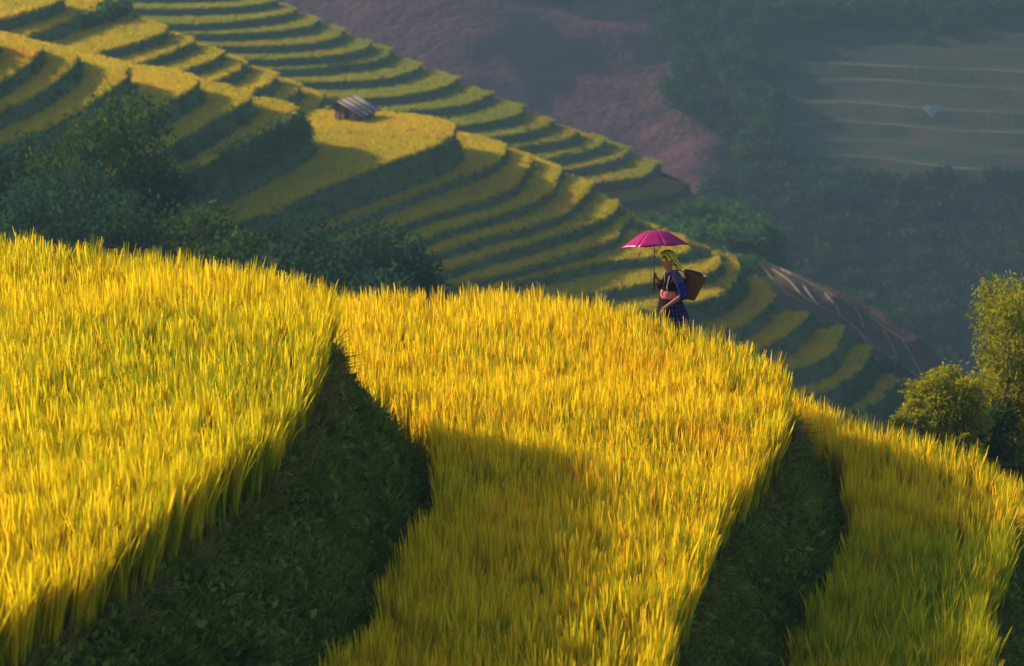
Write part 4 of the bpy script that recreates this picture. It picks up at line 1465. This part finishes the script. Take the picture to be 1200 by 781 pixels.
# ------------------------------------------------------------------ umbrella
um = empty('umbrella', tuple(WG + np.array([pol[0], pol[1], W(POLE_PX, 336)[2]])))
tag(um, 'small magenta pink umbrella held up by the woman', 'umbrella')
topz = W(POLE_PX, 270.5)[2] - W(POLE_PX, 336)[2]
t = NT('umbrella_cloth')
M['canopy'] = t.leaf((0.46, 0.012, 0.17), 0.3)
gl = t.n('ShaderNodeBsdfGlossy'); gl.inputs['Roughness'].default_value = 0.35; gl.inputs['Color'].default_value = (1, .8, .9, 1)
mx = t.n('ShaderNodeMixShader'); mx.inputs[0].default_value = 0.04
src_ = t.out.inputs['Surface'].links[0].from_socket
t.l(src_, mx.inputs[1]); t.l(gl.outputs[0], mx.inputs[2]); t.l(mx.outputs[0], t.out.inputs['Surface'])
M['metal'] = mat_plain('umbrella_steel', (0.10, 0.09, 0.09), 0.4, 0.1)
RU = 0.53
prof = [(0.0, 0.0), (0.06, -0.002), (0.14, -0.010), (0.21, -0.034), (0.29, -0.082), (0.38, -0.140), (0.46, -0.192), (RU, -0.232)]
tilt = Matrix.Rotation(R(-12), 3, 'X') @ Matrix.Rotation(R(-3), 3, 'Y')


def canopy_pt(r, z, a, sag=0.0):
    p = Vector((math.cos(a) * r, math.sin(a) * r, z - 0 + sag))
    p = tilt @ p
    return np.array([p.x, p.y, p.z + topz])


A0 = R(12)
for k in range(8):
    V_ = []; Q_ = []; ns = 6
    for j, (r, z) in enumerate(prof):
        for i in range(ns + 1):
            u = i / ns; a = A0 + (k + u) * math.pi / 4
            ch = math.cos(math.pi / 8) / math.cos((u - .5) * math.pi / 4)
            sagz = -0.0 + 0.012 * math.sin(u * math.pi) * (r / RU) ** 2
            V_.append(canopy_pt(r * (1 + (ch - 1) * min(1, r / RU * 1.3)), z, a, sagz))
    for j in range(len(prof) - 1):
        for i in range(ns):
            o0 = j * (ns + 1) + i
            Q_.append((o0, o0 + ns + 1, o0 + ns + 2, o0 + 1))
    link('canopy_panel', mesh_np('canopy_panel', V_, Q_, M['canopy']), um).modifiers.new('solid', 'SOLIDIFY').thickness = 0.002
    a = A0 + k * math.pi / 4
    P = [canopy_pt(r, z - 0.006, a) for r, z in prof]
    v, q = tube_np(np.array(P), 0.0028, 6); link('rib', mesh_np('rib', v, q, M['metal']), um)
    P0 = canopy_pt(0.0, -0.32, 0); P1 = canopy_pt(0.26, -0.09, a)
    v, q = tube_np(np.array([P0, (P0 + P1) / 2, P1]), 0.0022, 5); link('stretcher', mesh_np('stretcher', v, q, M['metal']), um)
v, q = tube_np(np.array([(0, 0, -0.02), (0, 0, topz * .5), (0, 0, topz - .01)]), 0.0065, 8); link('pole', mesh_np('pole', v, q, M['metal']), um)
v, q = tube_np(np.array([(0, 0, topz - .01), (0, 0.0, topz + .02), (0, 0, topz + .045)]), [0.012, .008, .005], 8); link('ferrule', mesh_np('ferrule', v, q, M['metal']), um)
v, q = tube_np(np.array([(0, 0, -0.06), (0, 0, 0.0), (0, 0, .09), (0, 0, .19)]), [.013, .016, .016, .012], 10); link('handle', mesh_np('handle', v, q, M['hair']), um)

# ------------------------------------------------------------------ basket
bt = W(815, 321, .03); bb = W(806.5, 350, .03)
bk = empty('back_basket', tuple(WG + bb)); tag(bk, 'dark brown woven bamboo basket carried on the back of the woman', 'basket')
ax = bt - bb; Lb = np.linalg.norm(ax); ax /= Lb
# lean the basket a little more than its axis, as in the photograph
e1 = np.cross(np.array([0, 1, 0]), ax); e1 /= np.linalg.norm(e1); e2 = np.cross(ax, e1)


def mat_wicker():
    t = NT('wicker'); c = t.ramp(t.noise(40, 3, t.obj()), [(0.3, (0.06, 0.022, 0.012)), (0.7, (0.20, 0.075, 0.035))])
    return t.surf(c, 0.6)


M['wicker'] = mat_wicker()
sides, rows = 48, 26
V_ = []; Q_ = []
for j in range(rows + 1):
    t_ = j / rows
    r = 0.092 + 0.078 * t_ ** 0.85
    for k in range(sides):
        w = 2 * math.pi * k / sides
        sq = 1 / (abs(math.cos(w)) ** 3 + abs(math.sin(w)) ** 3) ** (1 / 3)   # squarish section
        sq = 1 + (sq - 1) * (1 - 0.6 * t_)
        rr = r * sq + 0.0045 * (1 if ((k // 2) + j) % 2 else -1)
        V_.append(ax * Lb * t_ + (e1 * math.cos(w) + e2 * math.sin(w)) * rr)
for j in range(rows):
    for k in range(sides):
        k2 = (k + 1) % sides; Q_.append((j * sides + k, j * sides + k2, (j + 1) * sides + k2, (j + 1) * sides + k))
c0 = len(V_); V_.append(np.zeros(3))
for k in range(0, sides, 2): Q_.append((c0, (k + 2) % sides, k + 1, k))
o = link('woven_wall', mesh_np('woven_wall', V_, Q_, M['wicker']), bk); o.modifiers.new('solid', 'SOLIDIFY').thickness = 0.008
ring_ = np.array([ax * Lb + (e1 * math.cos(w) + e2 * math.sin(w)) * 0.172 for w in np.linspace(0, 2 * math.pi, 33)])
v, q = tube_np(ring_, 0.010, 8, False); link('rim', mesh_np('rim', v, q, M['wicker']), bk)
for y_ in (-.09, .09):
    P = catmull(np.array([W(806, 322, y_) - bb, W(797, 317.5, y_) - bb, W(788.5, 318.5, y_ * 1.15) - bb, W(783.5, 327, y_ * 1.3) - bb, W(790, 341, y_ * 1.75) - bb, W(801, 345, y_) - bb]), 0.02)
    v, q = tube_np(P, 0.008, 6); link('strap', mesh_np('strap', v, q, M['jacket']), bk)
#END2

# ------------------------------------------------------------------ haze
bm = bmesh.new()
bmesh.ops.create_cube(bm, size=1)
me = bpy.data.meshes.new('haze')
for v in bm.verts:
    v.co = Vector(((v.co.x) * 6400, 900 + v.co.y * 5200, -60 + v.co.z * 200))
bm.to_mesh(me); bm.free()
t = NT('haze_air')
pv = t.n('ShaderNodeVolumePrincipled')
pv.inputs['Color'].default_value = (0.13, 0.22, 0.30, 1)
pv.inputs['Density'].default_value = 0.00105
pv.inputs['Anisotropy'].default_value = 0.0
t.l(pv.outputs[0], t.out.inputs['Volume'])
me.materials.append(t.m)
tag(link('haze', me), 'thin blue haze filling the valley', 'haze', kind='stuff')
